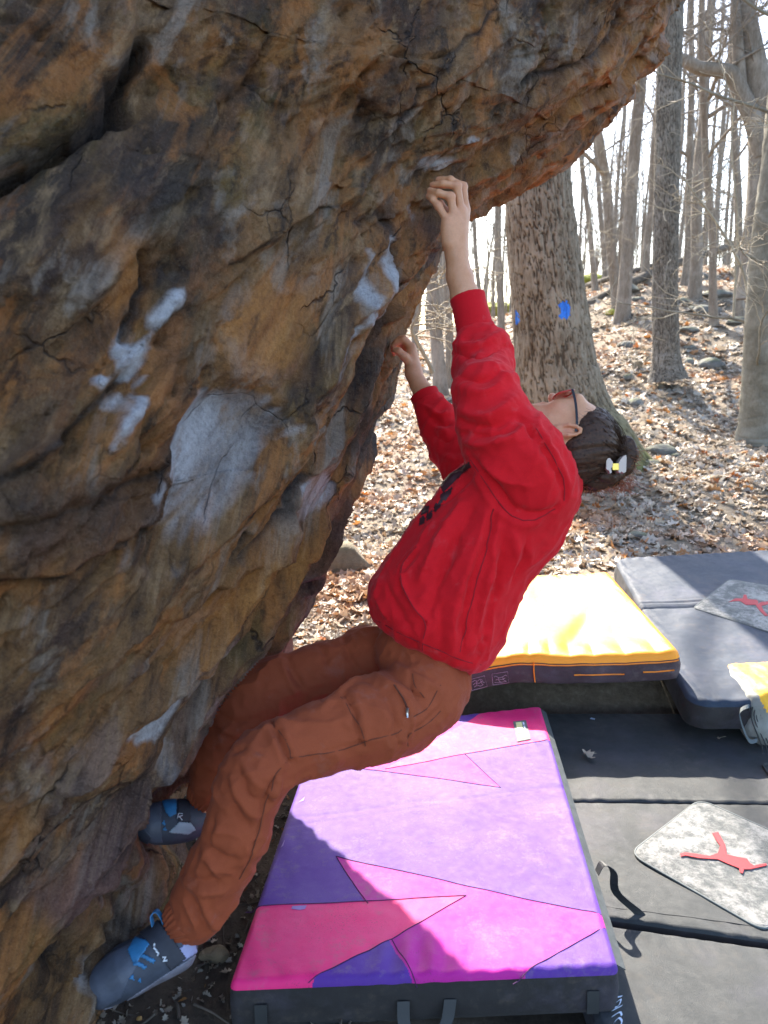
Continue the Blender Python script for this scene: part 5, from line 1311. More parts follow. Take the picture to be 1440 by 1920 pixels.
for sg in (1, -1):
    c_ = (.106, -.010, sg * .036)
    pts_ = np.array([gpt(c_[0] - .0045 * abs(sg * .034 * math.sin(a) + c_[2]) / .036 + .10 * .0 + (.026 * math.cos(a)) * .10, c_[1] + .026 * math.copysign(abs(math.cos(a)) ** .7, math.cos(a)), c_[2] + .033 * math.copysign(abs(math.sin(a)) ** .7, math.sin(a))) for a in np.linspace(0, 2 * math.pi, 30)])
    b_ = MB(); b_.tube(pts_, .0024, 6, False); b_.build('rim', M_ORLINE if False else simple('red_rim', (0.42, 0.03, 0.02), .3), gl)
    cen = pts_[:-1].mean(0); n = len(pts_) - 1; VV = np.vstack([pts_[:-1], cen + fdir * .002]); mesh_obj('lens', VV, [[i, (i + 1) % n, n] for i in range(n)], M_LENS, gl)
    q = crom([gpt(.098, .006, sg * .072), gpt(.06, .004, sg * .080), gpt(.01, -.004, sg * .083), gpt(-.018, -.012, sg * .080)], 12)
    ribbon('temple', q, udir, .006, M_FRAME, gl, .003)
b_ = MB(); b_.tube(crom([gpt(.106, -.004, -.006), gpt(.110, -.004, 0), gpt(.106, -.004, .006)], 6), .002, 5); b_.build('bridge', simple('red_bridge', (0.42, 0.03, 0.02), .3), gl)
b_ = MB(); b_.tube([hd(.045, -.022, .0585), hd(.045, -.022, .0600)], .0016, 6); b_.build('mole', simple('mole', (0.09, 0.03, 0.02), .6), body)
# ================================================================== woods
def ground_hit(px, py):
    z = np.concatenate([np.linspace(1.2, 12, 500), np.linspace(12, 60, 500)])
    P = np.array([at(px, py, q) for q in z]); g = ground_h(P[:, 0], P[:, 1])
    b = P[:, 2] < g
    return P[np.argmax(b)] if b.any() else P[-1]
def ground_at_px(px, y):
    x = (px - 720) / FPX * y
    for _ in range(4):
        h = float(ground_h(np.array([x]), np.array([y]))[0]); z = y * CP - (h - CAMH) * SP; x = (px - 720) / FPX * z
    return np.array([x, y, h])
def bark(name, c1, c2, c3, su=22, sv=5, moss=0.0, bumpd=0.02):
    t = NT(name); v = t.tc(); q = t.mapv(v, scale=(su, su, sv))
    n = t.noise(q, 1, 7, .7, 0.5); m = t.noise(v, 3, 5, .6); f = t.noise(t.mapv(v, scale=(60, 60, 22)), 1, 6, .75)
    c = t.ramp(n, [(0.3, c1), (0.5, c2), (0.7, c3)])
    c = t.mix(t.ramp(f, [(0.35, 0.5), (0.55, 0.0)]), c, tuple(q_ * .7 for q_ in c1))
    c = t.mix(t.ramp(m, [(0.50, 0.0), (0.66, 0.55)]), c, tuple(q_ * 1.2 for q_ in c3))
    if moss: c = t.mix(t.math('MULTIPLY', t.attr('moss', 'Fac'), t.ramp(m, [(0.35, 0.3), (0.6, 0.9)])), c, (0.13, 0.13, 0.035))
    crev = t.attr('crevice', 'Fac')
    c = t.mix(crev, c, tuple(q_ * .45 for q_ in c1))
    t.bs(Base_Color=c, Roughness=0.92); t.b.inputs['Specular IOR Level'].default_value = 0.2
    t.bump(t.math('ADD', n, t.math('MULTIPLY', f, .5)), 0.7, bumpd); return t.m
M_OAK = bark('oak_bark', (0.14, 0.102, 0.068), (0.25, 0.198, 0.140), (0.32, 0.268, 0.20), 26, 5, 1.0, .010)
M_BARK2 = bark('ridged_bark', (0.105, 0.087, 0.068), (0.20, 0.172, 0.138), (0.29, 0.26, 0.22), 40, 6)
M_BEECH = bark('smooth_bark', (0.145, 0.128, 0.095), (0.205, 0.185, 0.140), (0.27, 0.25, 0.20), 6, 9, 0, .004)
M_BARK3 = bark('grey_bark', (0.14, 0.112, 0.086), (0.225, 0.187, 0.148), (0.30, 0.262, 0.218), 22, 4, 0, .015)
M_TWIG = simple('twig_bark', (0.22, 0.19, 0.16), 0.85, 0.35, 3.0)
M_PALETWIG = simple('pale_twig', (0.30, 0.255, 0.18), 0.8, 0.3, 6.0)
def bark_trunk(path, rad, nth, seed, cu, cv, depth, flare=None, cells=True):
    """trunk tube with furrowed bark plates; path dense"""
    m = len(path); th = np.arange(nth) * 2 * math.pi / nth
    s = np.concatenate([[0], np.cumsum(np.linalg.norm(np.diff(path, axis=0), axis=1))])
    R = np.repeat(rad[:, None], nth, 1)
    if flare is not None: R = R * flare(s[:, None] + 0 * th[None], th[None] + 0 * s[:, None])
    mr = rad.mean()
    p = np.stack([(np.cos(th)[None] * mr + 0 * R).ravel() / cu, (np.sin(th)[None] * mr + 0 * R).ravel() / cu, (s[:, None] + 0 * R).ravel() / cv], -1)
    p = p + 0.30 * np.stack([fbm(p * 2.1, 2, seed + 13), fbm(p * 2.1, 2, seed + 14), fbm(p * 2.1, 2, seed + 15)], -1) + 0.35 * np.stack([fbm(p * 0.7, 2, seed + 3), fbm(p * 0.7, 2, seed + 4), fbm(p * 0.7, 2, seed + 5)], -1)
    f1, f2, cid = worley(p, seed); e = f2 - f1
    plate = sstep(0.01, 0.13, e); h = depth * (plate * (0.75 + .5 * cid) - 0.6) + depth * .35 * fbm(p * 3.0, 3, seed + 9) + mr * .03 * fbm(p * .18, 2, seed + 11)
    R = R + h.reshape(R.shape)
    T = np.gradient(path, axis=0); T /= np.linalg.norm(T, axis=1, keepdims=True)
    A = np.cross(T, [0, 1, 0]); A /= np.linalg.norm(A, axis=1, keepdims=True); Bv = np.cross(T, A)
    V = path[:, None] + R[..., None] * (np.cos(th)[None, :, None] * A[:, None] + np.sin(th)[None, :, None] * Bv[:, None])
    F = grid_faces(m, nth, wrap_v=True)
    nn = vnormals(V.reshape(-1, 3), F)
    if ((V - path[:, None]).reshape(-1, 3) * nn).sum(1).mean() < 0: F = F[:, ::-1]
    return V.reshape(-1, 3), F, 0.9 * (1 - sstep(0.02, 0.10, e))
def grow(mb_l, mb_t, p0, d, L, r, lev, rs, maxlev=3, up=0.25, nside=(8, 5, 4, 3), dens=1.0):
    n = max(5, int(6 + 4 * (2 - lev))) if lev < 3 else 4
    P = [np.array(p0, float)]; d = d / np.linalg.norm(d)
    for i in range(n):
        d = d + rs.normal(0, .13 + .04 * lev, 3) + np.array([0, 0, up * .12]); d /= np.linalg.norm(d)
        P.append(P[-1] + d * L / n)
    P = np.array(P); rad = r * (1 - np.linspace(0, 1, n + 1) ** 1.1 * .82); rad = np.maximum(rad, .0034)
    (mb_l if lev <= 1 else mb_t).tube(P, rad, nside[min(lev, 3)], False)
    if lev >= maxlev: return
    k = int((7, 7, 6)[min(lev, 2)] * dens)
    for j in range(k):
        f = .25 + .75 * (j + rs.random()) / k; i = min(int(f * n), n - 1); q = P[i] + (P[i + 1] - P[i]) * (f * n - i)
        t_ = P[i + 1] - P[i]; t_ /= np.linalg.norm(t_); a = rs.normal(size=3); a -= t_ * (a @ t_); a /= np.linalg.norm(a)
        an = rs.uniform(.5, 1.1); dd = t_ * math.cos(an) + a * math.sin(an)
        grow(mb_l, mb_t, q, dd, L * rs.uniform(.38, .62) * (1.1 - .4 * f), max(rad[i] * .55, .0025), lev + 1, rs, maxlev, up, nside, dens)
def tree(name, label, base, height, dia, lean, seed, mat, cat='tree', group=None, start=.3, nb=9, path=None, maxlev=3, dens=1.0, wob=.25, crown_r=.32, trunk_n=14, spread=1.0):
    rs = np.random.default_rng(seed); root = thing(name, label, cat, base, group); root.location = (0, 0, 0)
    tr = MB(); cr = MB()
    if path is None:
        k = np.linspace(0, 1, 15); w = np.cumsum(rs.normal(0, wob * .12, (15, 2)), 0)
        path = np.stack([base[0] + lean[0] * height * k + w[:, 0], base[1] + lean[1] * height * k + w[:, 1], base[2] - .15 + (height + .15) * k], -1)
    path = crom(path, 40); k = np.linspace(0, 1, len(path))
    rad = dia / 2 * (1 - .78 * k ** 1.2) * (1 + .55 * np.exp(-k * height / .35))
    tr.tube(path, rad, trunk_n, False)
    for j in range(nb):
        f = start + (1 - start) * (j + rs.random()) / nb; i = min(int(f * 39), 38); a = rs.uniform(0, 2 * math.pi)
        dd = np.array([math.cos(a), math.sin(a), rs.uniform(.35, 1.2)]) * np.array([spread, spread, 1])
        grow(tr, cr, path[i], dd, height * crown_r * rs.uniform(.6, 1.1) * (1.15 - .6 * f), max(rad[i] * rs.uniform(.35, .6), .008), 1, rs, maxlev, .3, (8, 5, 3, 3), dens)
    tr.build('trunk', mat, root); c_ = cr.build('crown', M_TWIG, root)
    return root
# ---- the big oak with two blue paint blazes
oz = 7.55
opts = [(1092, 880, 116), (1078, 850, 104), (1060, 800, 92), (1050, 750, 82), (1040, 690, 75), (1034, 620, 70), (1026, 540, 67), (1018, 460, 64), (1011, 390, 62), (1005, 320, 60), (996, 200, 57), (990, 80, 54), (985, -80, 51)]
base_ = at(1075, 858, oz); gh = float(ground_h(base_[:1], base_[1:2])[0])
op = np.array([at(x, y, oz) for x, y, r in opts]); ore = np.array([r * oz / FPX for x, y, r in opts])
op[:, 1] = base_[1]                                      # an upright trunk: all at the same distance
for i, (x, y, r) in enumerate(opts):
    v_ = (y - 960) / FPX; z_ = base_[1] / (CP - v_ * SP); op[i] = at(x, y, z_); ore[i] = r * z_ / FPX
op[0, 2] = min(op[0, 2], gh - .2); op = np.vstack([op, op[-1] + [-.1, .2, 2.2], op[-1] + [0.0, .4, 5.0], op[-1] + [.2, .3, 8.5]]); ore = np.concatenate([ore, [.24, .19, .10]])
ks = np.concatenate([np.linspace(0, 12, 460), np.linspace(12, 15, 60)[1:]])
def ip(A, k):
    return np.stack([np.interp(k, np.arange(len(A)), A[:, j]) for j in range(A.shape[1])], 1) if A.ndim == 2 else np.interp(k, np.arange(len(A)), A)
opd = ip(op, ks); kern = np.ones(25) / 25
for j in range(3): opd[:, j] = np.convolve(np.pad(opd[:, j], 12, mode='edge'), kern, 'valid')
ord_ = ip(ore, ks)
def oflare(s, th): return 1 + np.exp(-s / .30) * (.10 + .16 * np.maximum(0, np.cos(th * 3 + .6)) ** 2 + .10 * np.cos(th - 3.0))
V, F, cv = bark_trunk(opd, ord_, 260, 3, .050, .30, .017, oflare)
oak = thing('oak_tree', 'thick grey oak trunk with two blue paint blazes behind the climber', 'tree', base_); oak.location = (0, 0, 0)
mo = sstep(.9, .0, V[:, 2] - gh) * sstep(-.1, .35, (V[:, 0] - np.interp(V[:, 2], opd[:, 2], opd[:, 0])))
mesh_obj('trunk', V, F, M_OAK, oak, True, {'crevice': cv, 'moss': np.clip(mo, 0, 1)})
OV, ON = V, vnormals(V, F); PP = proj(OV); fcp = PP[F].mean(1); fcv = ((np.array([0, 0, CAMH]) - OV[F].mean(1)) * ON[F].mean(1)).sum(1) > 0
M_BLAZE = simple('blue_blaze_paint', (0.015, 0.16, 0.62), .55, .2, 40)
wobn = vnoise(OV[F].mean(1) * 45, 3) * 3.0
for poly in ([(1049, 566), (1060, 563), (1067, 572), (1067, 592), (1062, 598), (1050, 595), (1052, 580), (1047, 576)], [(968, 583), (973, 587), (974, 600), (971, 611), (967, 606), (966, 592)]):
    m_ = (poly_sd(fcp[:, :2], poly) + wobn < 0) & fcv
    m_ = biggest(F, m_); u, inv = np.unique(F[m_], return_inverse=True); mesh_obj('paint_blaze', OV[u] + ON[u] * .0015, inv.reshape(-1, 4), M_BLAZE, oak)
rs = np.random.default_rng(3); lm = MB(); cr = MB()
for j in range(12):
    i = 470 + int(45 * (j + rs.random()) / 12); a = rs.uniform(0, 6.28)
    grow(lm, cr, opd[i], np.array([math.cos(a), math.sin(a), .6]), rs.uniform(2, 4), .06, 1, rs, 3)
lm.build('limbs', M_BARK3, oak)['kind'] = 'stuff'; cr.build('crown', M_TWIG, oak)
# ---- straight ridged trunk in the middle distance
def px_path(pts, y):
    out = []
    for (x, yp) in pts:
        v_ = (yp - 960) / FPX; out.append(at(x, yp, y / (CP - v_ * SP)))
    return np.array(out)
t2 = px_path([(1252, 712), (1249, 660), (1247, 560), (1248, 450), (1250, 330), (1253, 200), (1257, 80), (1262, -60), (1268, -200), (1290, -420), (1300, -700)], 10.8)
k = np.concatenate([np.linspace(0, 7, 330), np.linspace(7, 10, 40)[1:]]); t2d = ip(t2, k); t2r = np.interp(k, [0, .5, 1, 2, 5, 8, 10], [.27, .20, .175, .162, .152, .12, .05]) * 1.0
V, F, cv = bark_trunk(t2d, t2r, 150, 8, .022, .13, .011)
tr2 = thing('tree', 'straight slender tree with finely ridged bark right of the big oak', 'tree', t2[0]); tr2.location = (0, 0, 0)
mesh_obj('trunk', V, F, M_BARK2, tr2, True, {'crevice': cv})
lm = MB(); cr = MB(); rs = np.random.default_rng(4)
for j in range(10): i = 325 + int(40 * rs.random()); a = rs.uniform(0, 6.28); grow(lm, cr, t2d[i], np.array([math.cos(a), math.sin(a), .7]), rs.uniform(1.6, 3), .04, 1, rs, 3)
lm.build('limbs', M_BARK3, tr2)['kind'] = 'stuff'; cr.build('crown', M_TWIG, tr2)
# ---- smooth grey-green trunk at the right edge
t3 = px_path([(1424, 830), (1424, 795), (1427, 720), (1431, 620), (1436, 520), (1444, 420), (1455, 320), (1470, 150), (1490, -50), (1500, -300)], 8.3)
k = np.linspace(0, 9, 220); V, F, cv = bark_trunk(ip(t3, k), np.interp(k, [0, 1, 2, 4, 9], [.27, .215, .195, .17, .10]), 90, 18, .5, .35, .006)
tr3 = thing('tree', 'smooth pale green trunk at the right edge of the picture', 'tree', t3[0]); tr3.location = (0, 0, 0)
mesh_obj('trunk', V, F, M_BEECH, tr3, True, {'crevice': cv * .25})
lm = MB(); cr = MB(); rs = np.random.default_rng(14)
for f_ in (55, 75, 100, 130, 160, 180, 200, 212): a = rs.uniform(1.5, 4.7); grow(lm, cr, ip(t3, k)[f_], np.array([math.cos(a), .5 * math.sin(a), .35]), rs.uniform(1.0, 2.0), .018, 1, rs, 3)
lm.build('limbs', M_BEECH, tr3)['kind'] = 'stuff'; cr.build('crown', M_PALETWIG, tr3)
# ---- forked tree with a long level limb
t9 = px_path([(1412, 560), (1418, 480), (1428, 380), (1432, 280), (1420, 160), (1402, 60), (1388, -40), (1375, -180), (1380, -400)], 13.0)
tr9 = thing('tree', 'leaning grey tree with one long level limb reaching left across the sky', 'tree', t9[0]); tr9.location = (0, 0, 0)
b_ = MB(); c_ = MB(); b_.tube(crom(t9, 40), np.interp(np.linspace(0, 8, 40), [0, .5, 3, 5, 8], [.30, .24, .23, .17, .09]), 14, False)
lb = crom(px_path([(1430, 290), (1412, 225), (1392, 180), (1372, 140), (1345, 131), (1310, 127), (1280, 112), (1248, 104), (1215, 104), (1190, 100)], 12.9), 40); b_.tube(lb, np.linspace(.15, .06, 40), 10, False)
b_.tube(crom(px_path([(1388, 178), (1386, 130), (1382, 60), (1378, 0), (1372, -90)], 12.9), 20), np.linspace(.11, .05, 20), 9, False)
rs = np.random.default_rng(24)
for q_ in list(lb[12::3]) + list(crom(t9, 40)[18::2]): a = rs.uniform(0, 6.28); grow(b_, c_, q_, np.array([math.cos(a), math.sin(a), .6]), rs.uniform(1.0, 2.4), .022, 1, rs, 3)
b_.build('trunk', M_BARK3, tr9); c_.build('crown', M_TWIG, tr9)
# ---- other single trees one can tell apart
def lean_to(px0, y, px1, py1):
    b = ground_at_px(px0, y); v_ = (py1 - 960) / FPX; q = at(px1, py1, y / (CP - v_ * SP)); d = (q - b); return b, (d[0] / d[2], 0.0)
SINGLE = [(1168, 15.5, 1192, 130, .36, 'grey tree with dark streaks standing just left of the ridged trunk', 31), (1160, 16.2, 1118, 200, .30, 'leaning tree crossing behind the grey streaked one', 32), (1300, 17.0, 1330, 0, .34, 'tall dark tree right of the straight ridged trunk', 33), (1283, 18.2, 1286, 60, .24, 'thin tree hidden close behind the straight ridged trunk', 34),
          (1345, 14.0, 1322, 200, .19, 'slender tree leaning left between the dark tree and level-limbed tree', 35), (1392, 15.5, 1372, 0, .22, 'narrow tree rising just left of the level-limbed tree', 36), (1207, 19.0, 1240, 180, .26, 'slim tree seen against sky left of the ridged trunk', 37), (1115, 20.0, 1092, 300, .2, 'thin crooked tree right beside the big oak', 38),
          (1136, 22.0, 1120, 260, .2, 'thin straight tree near the mossy crest', 39), (832, 13.0, 818, 470, .30, 'shaggy trunk standing in the gap behind the hand', 40), (848, 13.8, 846, 470, .2, 'narrow trunk paired with the shaggy one in the gap', 41), (938, 17.0, 936, 420, .22, 'slim trunk just left of the big oak', 42), (905, 20.0, 896, 430, .16, 'thin pole-like tree left of the big oak', 43), (775, 17.0, 770, 470, .2, 'thin tree at the far left of the gap', 44)]
for i, (px0, y, px1, py1, dia, lab, sd) in enumerate(SINGLE):
    b, ln = lean_to(px0, y, px1, py1); rs = np.random.default_rng(sd)
    tree('tree', lab, b, rs.uniform(11, 15), dia * .72, ln, sd, M_BARK3, start=.22, nb=9, dens=.85, group='single trees behind the oak')
# ---- saplings with pale fine twigs
def sapling(pts, y, r, seed, lab, n=14, L=(.25, .6)):
    P = crom(px_path(pts, y), 24); rs = np.random.default_rng(seed); a_ = MB(); c_ = MB(); a_.tube(P, np.linspace(r, r * .35, 24), 7, False)
    for j in range(n):
        i = rs.integers(6, 23); a = rs.choice([0, math.pi]) + rs.normal(0, .5); grow(a_, c_, P[i], np.array([math.cos(a), .6 * math.sin(a), rs.uniform(.0, .4)]), rs.uniform(*L), r * .35, 2, rs, 3, .1)
    o = thing('sapling', lab, 'sapling', P[0], 'saplings'); o.location = (0, 0, 0); a_.build('trunk', M_PALETWIG, o); c_.build('crown', M_PALETWIG, o); return o
sapling([(812, 700), (803, 680), (782, 640), (772, 615), (788, 580), (783, 540), (790, 470)], 6.4, .020, 51, 'pale crooked sapling beside the far hand', 16)
sapling([(905, 640), (912, 560), (915, 480), (912, 420)], 12, .025, 52, 'thin pole sapling with brown leaves left of the oak', 10)
sapling([(1405, 560), (1390, 500), (1345, 420), (1300, 360), (1280, 330)], 9.5, .022, 53, 'long thin sapling bending left across the ridged trunk', 18, (.3, .8))
sapling([(1375, 600), (1380, 500), (1383, 400), (1372, 280), (1378, 180)], 9.8, .016, 54, 'upright whip of a sapling near the right edge', 22, (.3, .7))
sapling([(1060, 620), (1095, 480), (1110, 380), (1105, 300)], 14, .02, 55, 'wispy sapling at the right side of the oak', 18, (.4, .9))
# ---- copies fill the far woods
def copy_tree(o, loc, rz, sc):
    c = o.copy(); COL.objects.link(c); c.location = loc; c.rotation_euler = (0, 0, rz); c.scale = (sc, sc, sc)
    for ch in o.children:
        d = ch.copy(); COL.objects.link(d); d.parent = c
    return c
protos = [tree('tree', 'slim bare tree standing in the far woods', (0, 0, 0), 14 - k_, .19 - .025 * k_, (.01 * k_, .0), 60 + k_, M_BARK3, group='far woods trees', start=.2, nb=8, dens=.8) for k_ in range(4)]
rs = np.random.default_rng(8); used = 0
for j in range(32):
    if rs.random() < .70: px = rs.uniform(1080, 1470)
    else: px = rs.uniform(745, 960)
    y = rs.uniform(24, 48) ; b = ground_at_px(px, y); b[2] -= .1
    if j < 4: o = protos[j]; o.location = b; o.rotation_euler = (0, 0, rs.uniform(0, 6))
    else: o = copy_tree(protos[j % 4], b, rs.uniform(0, 6.28), rs.uniform(.75, 1.2))
fw = MB(); rs = np.random.default_rng(9)
for j in range(300):
    px = rs.uniform(600, 1560) ; y = rs.uniform(38, 95); b = ground_at_px(px, y); h = rs.uniform(8, 15); r = rs.uniform(.03, .09)
    P = np.array([b + [rs.normal(0, .25) * f * 2, 0, h * f] for f in np.linspace(0, 1, 6)]); fw.tube(P, np.linspace(r, .01, 6), 4, False)
    for q in range(9):
        f = rs.uniform(.12, .95); p0 = b + [0, 0, h * f]; a = rs.uniform(0, 6.28); d = np.array([math.cos(a), math.sin(a), rs.uniform(.4, 1.3)]) * rs.uniform(.8, 2.4); m0 = p0 + d * .5 + rs.normal(0, .15, 3)
        fw.tube(np.array([p0, m0, p0 + d]), [r * .4, r * .22, .006], 3, False)
        for q2 in range(3): d2 = d * .4 + rs.normal(0, .35, 3); fw.tube(np.array([m0, m0 + d2]), [.012, .005], 3, False)
tag(fw.build('far_woods', M_BARK3), 'distant bare woods beyond the hill', 'woods', kind='stuff')

# ================================================================== fallen leaves, stones, logs
t = NT('dry_leaf'); col = t.attr('col'); v = t.tc()
t.bs(Base_Color=t.mix(t.ramp(t.noise(v, 70, 4, .7), [(.35, .35), (.6, 0.)]), col, t.mix(1.0, col, (.5, .42, .36), 'MULTIPLY')), Roughness=.55)
tl = t.n.new('ShaderNodeBsdfTranslucent'); t.l.new(col, tl.inputs['Color']); mx = t.n.new('ShaderNodeMixShader'); mx.inputs[0].default_value = .22
t.l.new(t.b.outputs[0], mx.inputs[1]); t.l.new(tl.outputs[0], mx.inputs[2]); t.l.new(mx.outputs[0], t.out.inputs['Surface']); M_LEAF = t.m
LC = np.array([(.44, .355, .265), (.50, .425, .33), (.38, .33, .275), (.28, .19, .12), (.20, .115, .06), (.42, .19, .06), (.36, .12, .035), (.52, .46, .38)])
LP = np.array([.24, .24, .17, .09, .04, .05, .02, .15])
_lobes = [(0, -.5), (.13, -.36), (.22, -.30), (.14, -.14), (.34, -.02), (.18, .10), (.30, .26), (.12, .32), (0, .52)]
LT = np.array([(0, -.5)] + [(x, y) for x, y in _lobes[1:-1]] + [(0, .52)] + [(-x, y) for x, y in _lobes[1:-1][::-1]])
LM = np.array([(0, -.2), (0, .15)])
def leaf_field(P, size, rs, tilt=.45, curl=.5, lp=LP, lift=.008):
    """many leaves as one mesh: P (n,3) positions"""
    n = len(P); base = np.vstack([LT, [(0, -.18), (0, .2)]]); m = len(base); k = len(LT)
    cu = curl * (.4 + rs.random(n)) * rs.choice([1, 1, -1], n); tw = rs.normal(0, .35, n)
    x = base[None, :, 0] * np.ones((n, 1)); y = base[None, :, 1] * np.ones((n, 1)); x = x * (.8 + .5 * rs.random((n, 1)))
    z = cu[:, None] * (x * x * 2.2 + (y * y) * .6) + tw[:, None] * x * y + .05 * rs.normal(size=(n, m))
    Q = np.stack([x, y, z], -1) * (size * (.45 + 1.15 * rs.random(n) ** 1.5))[:, None, None]
    az = rs.uniform(0, 6.283, n); tx = rs.normal(0, tilt, n); ty = rs.normal(0, tilt, n)
    c, s = np.cos(tx), np.sin(tx); Q = np.stack([Q[..., 0], Q[..., 1] * c[:, None] - Q[..., 2] * s[:, None], Q[..., 1] * s[:, None] + Q[..., 2] * c[:, None]], -1)
    c, s = np.cos(ty), np.sin(ty); Q = np.stack([Q[..., 0] * c[:, None] + Q[..., 2] * s[:, None], Q[..., 1], -Q[..., 0] * s[:, None] + Q[..., 2] * c[:, None]], -1)
    c, s = np.cos(az), np.sin(az); Q = np.stack([Q[..., 0] * c[:, None] - Q[..., 1] * s[:, None], Q[..., 0] * s[:, None] + Q[..., 1] * c[:, None], Q[..., 2]], -1)
    Q = Q + P[:, None, :] + np.array([0, 0, lift]); 
    h = k // 2
    tri = []
    a, b = k, k + 1
    for i in range(k):
        j = (i + 1) % k; c_ = a if (LT[i, 1] + LT[j, 1]) / 2 < 0 else b
        tri.append((i, j, c_))
    tri += [(4, b, a), (a, b, k - 4)]
    tri = np.array(tri); F = (tri[None] + (np.arange(n) * m)[:, None, None]).reshape(-1, 3)
    ci = rs.choice(len(LC), n, p=lp / lp.sum()); C = LC[ci] * (.75 + .5 * rs.random((n, 1)))
    return Q.reshape(-1, 3), F, np.repeat(C, m, 0)
rs = np.random.default_rng(77)
def scatter(n, y0, y1, a0, a1, keep=None):
    y = np.sqrt(rs.uniform(y0 * y0, y1 * y1, n)); a = rs.uniform(a0, a1, n); x = a * y
    if keep is not None: m = keep(x, y); x, y = x[m], y[m]
    return np.stack([x, y, ground_h(x, y)], -1)
def off_pads(x, y): return ~((x > -.05) & (x < 3) & (y < 4.15)) & ~((x > 1.2) & (y < 4.75) & (x < 2.9))
Ps = [(scatter(9000, 4.0, 7.5, -.10, .66, off_pads), .085, .5), (scatter(11000, 7.0, 13, -.05, .62), .10, .45), (scatter(14000, 12.5, 28, -.02, .60), .14, .4), (scatter(3500, 3.2, 6.0, -.22, .06, off_pads), .055, .4)]
Vs, Fs, Cs = [], [], []; off = 0
for P, sz, ti in Ps:
    pc = fbm(P * np.array([.8, .8, 0]), 2, 15); lp = LP.copy()
    V, F, C = leaf_field(P, sz, rs, ti); 
    tint = np.repeat(sstep(.25, .75, pc), len(V) // len(P)); C = C * (1 - .5 * tint[:, None]) + np.array([.40, .17, .055]) * .5 * tint[:, None]
    Vs.append(V); Fs.append(F + off); Cs.append(C); off += len(V)
lf = mesh_obj('fallen_leaves', np.concatenate(Vs), np.concatenate(Fs), M_LEAF, None, False, {'col': np.concatenate(Cs)}); tag(lf, 'dry oak leaves covering the forest floor', 'leaves', kind='stuff')
# crumbled leaf bits, twigs and chips on the trodden soil beside the boulder
yb_ = rs.uniform(1.2, 3.6, 2600); xb_ = rs.uniform(-.95, .12, 2600) ; Pb = np.stack([xb_, yb_, ground_h(xb_, yb_)], -1)
clump = fbm(Pb * np.array([4, 4, 0]), 2, 33); Pb = Pb[(clump + rs.random(len(Pb)) * .8 > .35)]
V, F, C = leaf_field(Pb, .022, rs, .7, .6, LP, .003); lb2 = mesh_obj('leaf_crumbs', V, F, M_LEAF, None, False, {'col': C * .55}); tag(lb2, 'crumbled leaf bits on the dark soil beside the boulder', 'leaf litter', kind='stuff')
Pc = scatter(9000, 3.3, 5.6, -.16, .05, off_pads); V, F, C = leaf_field(Pc, .030, rs, .5, .5, LP, .004); tag(mesh_obj('leaf_crumbs', V, F, M_LEAF, None, False, {'col': C * .9}), 'broken leaf bits on the trodden path behind the boulder', 'leaf litter', kind='stuff')
tw = MB()
for j in range(420):
    if j < 240: x, y = rs.uniform(-.9, .1), rs.uniform(1.3, 3.4)
    else: a = rs.uniform(-.14, .05); y = rs.uniform(3.3, 5.6); x = a * y
    L_t = rs.uniform(.03, .14); a = rs.uniform(0, 6.28); h = float(ground_h(np.array([x]), np.array([y]))[0]) + .006; d = np.array([math.cos(a), math.sin(a), rs.normal(0, .08)]) * L_t
    p = np.array([x, y, h]); tw.tube(crom([p - d / 2, p + rs.normal(0, .006, 3), p + d / 2], 5), np.linspace(.0035, .0018, 5) * rs.uniform(.6, 1.4), 4, False)
tag(tw.build('twig_litter', simple('dead_twig', (.085, .066, .05), .9, .4, 8)), 'dead twigs scattered over the soil by the boulder', 'twigs', kind='stuff')
# stones
def mossy(name, c, mossy_=.5):
    t = NT(name); v = t.tc(); n = t.noise(v, 7, 7, .7); g = t.n.new('ShaderNodeNewGeometry'); sp = t.n.new('ShaderNodeSeparateXYZ'); t.l.new(g.outputs['Normal'], sp.inputs[0])
    cc_ = t.ramp(n, [(.3, tuple(q * .5 for q in c)), (.55, c), (.75, tuple(q * 1.5 for q in c))])
    mk = t.math('MULTIPLY', t.ramp(sp.outputs['Z'], [(.45, 0.), (.8, 1.)]), t.ramp(t.noise(v, 4, 6, .7), [(.42, 0.), (.6, 1.)]))
    cc_ = t.mix(t.math('MULTIPLY', mk, mossy_), cc_, t.ramp(n, [(.3, (.08, .10, .015)), (.7, (.25, .26, .04))]))
    t.bs(Base_Color=cc_, Roughness=.9); t.bump(t.math('ADD', n, t.noise(v, 90, 5, .7)), .7, .02); return t.m
M_STONE = mossy('grey_hill_stone', (.165, .160, .145), .40); M_STONEB = mossy('brown_hill_stone', (.20, .15, .095), .15); M_MOSSM = mossy('bright_moss', (.27, .27, .035), .5)
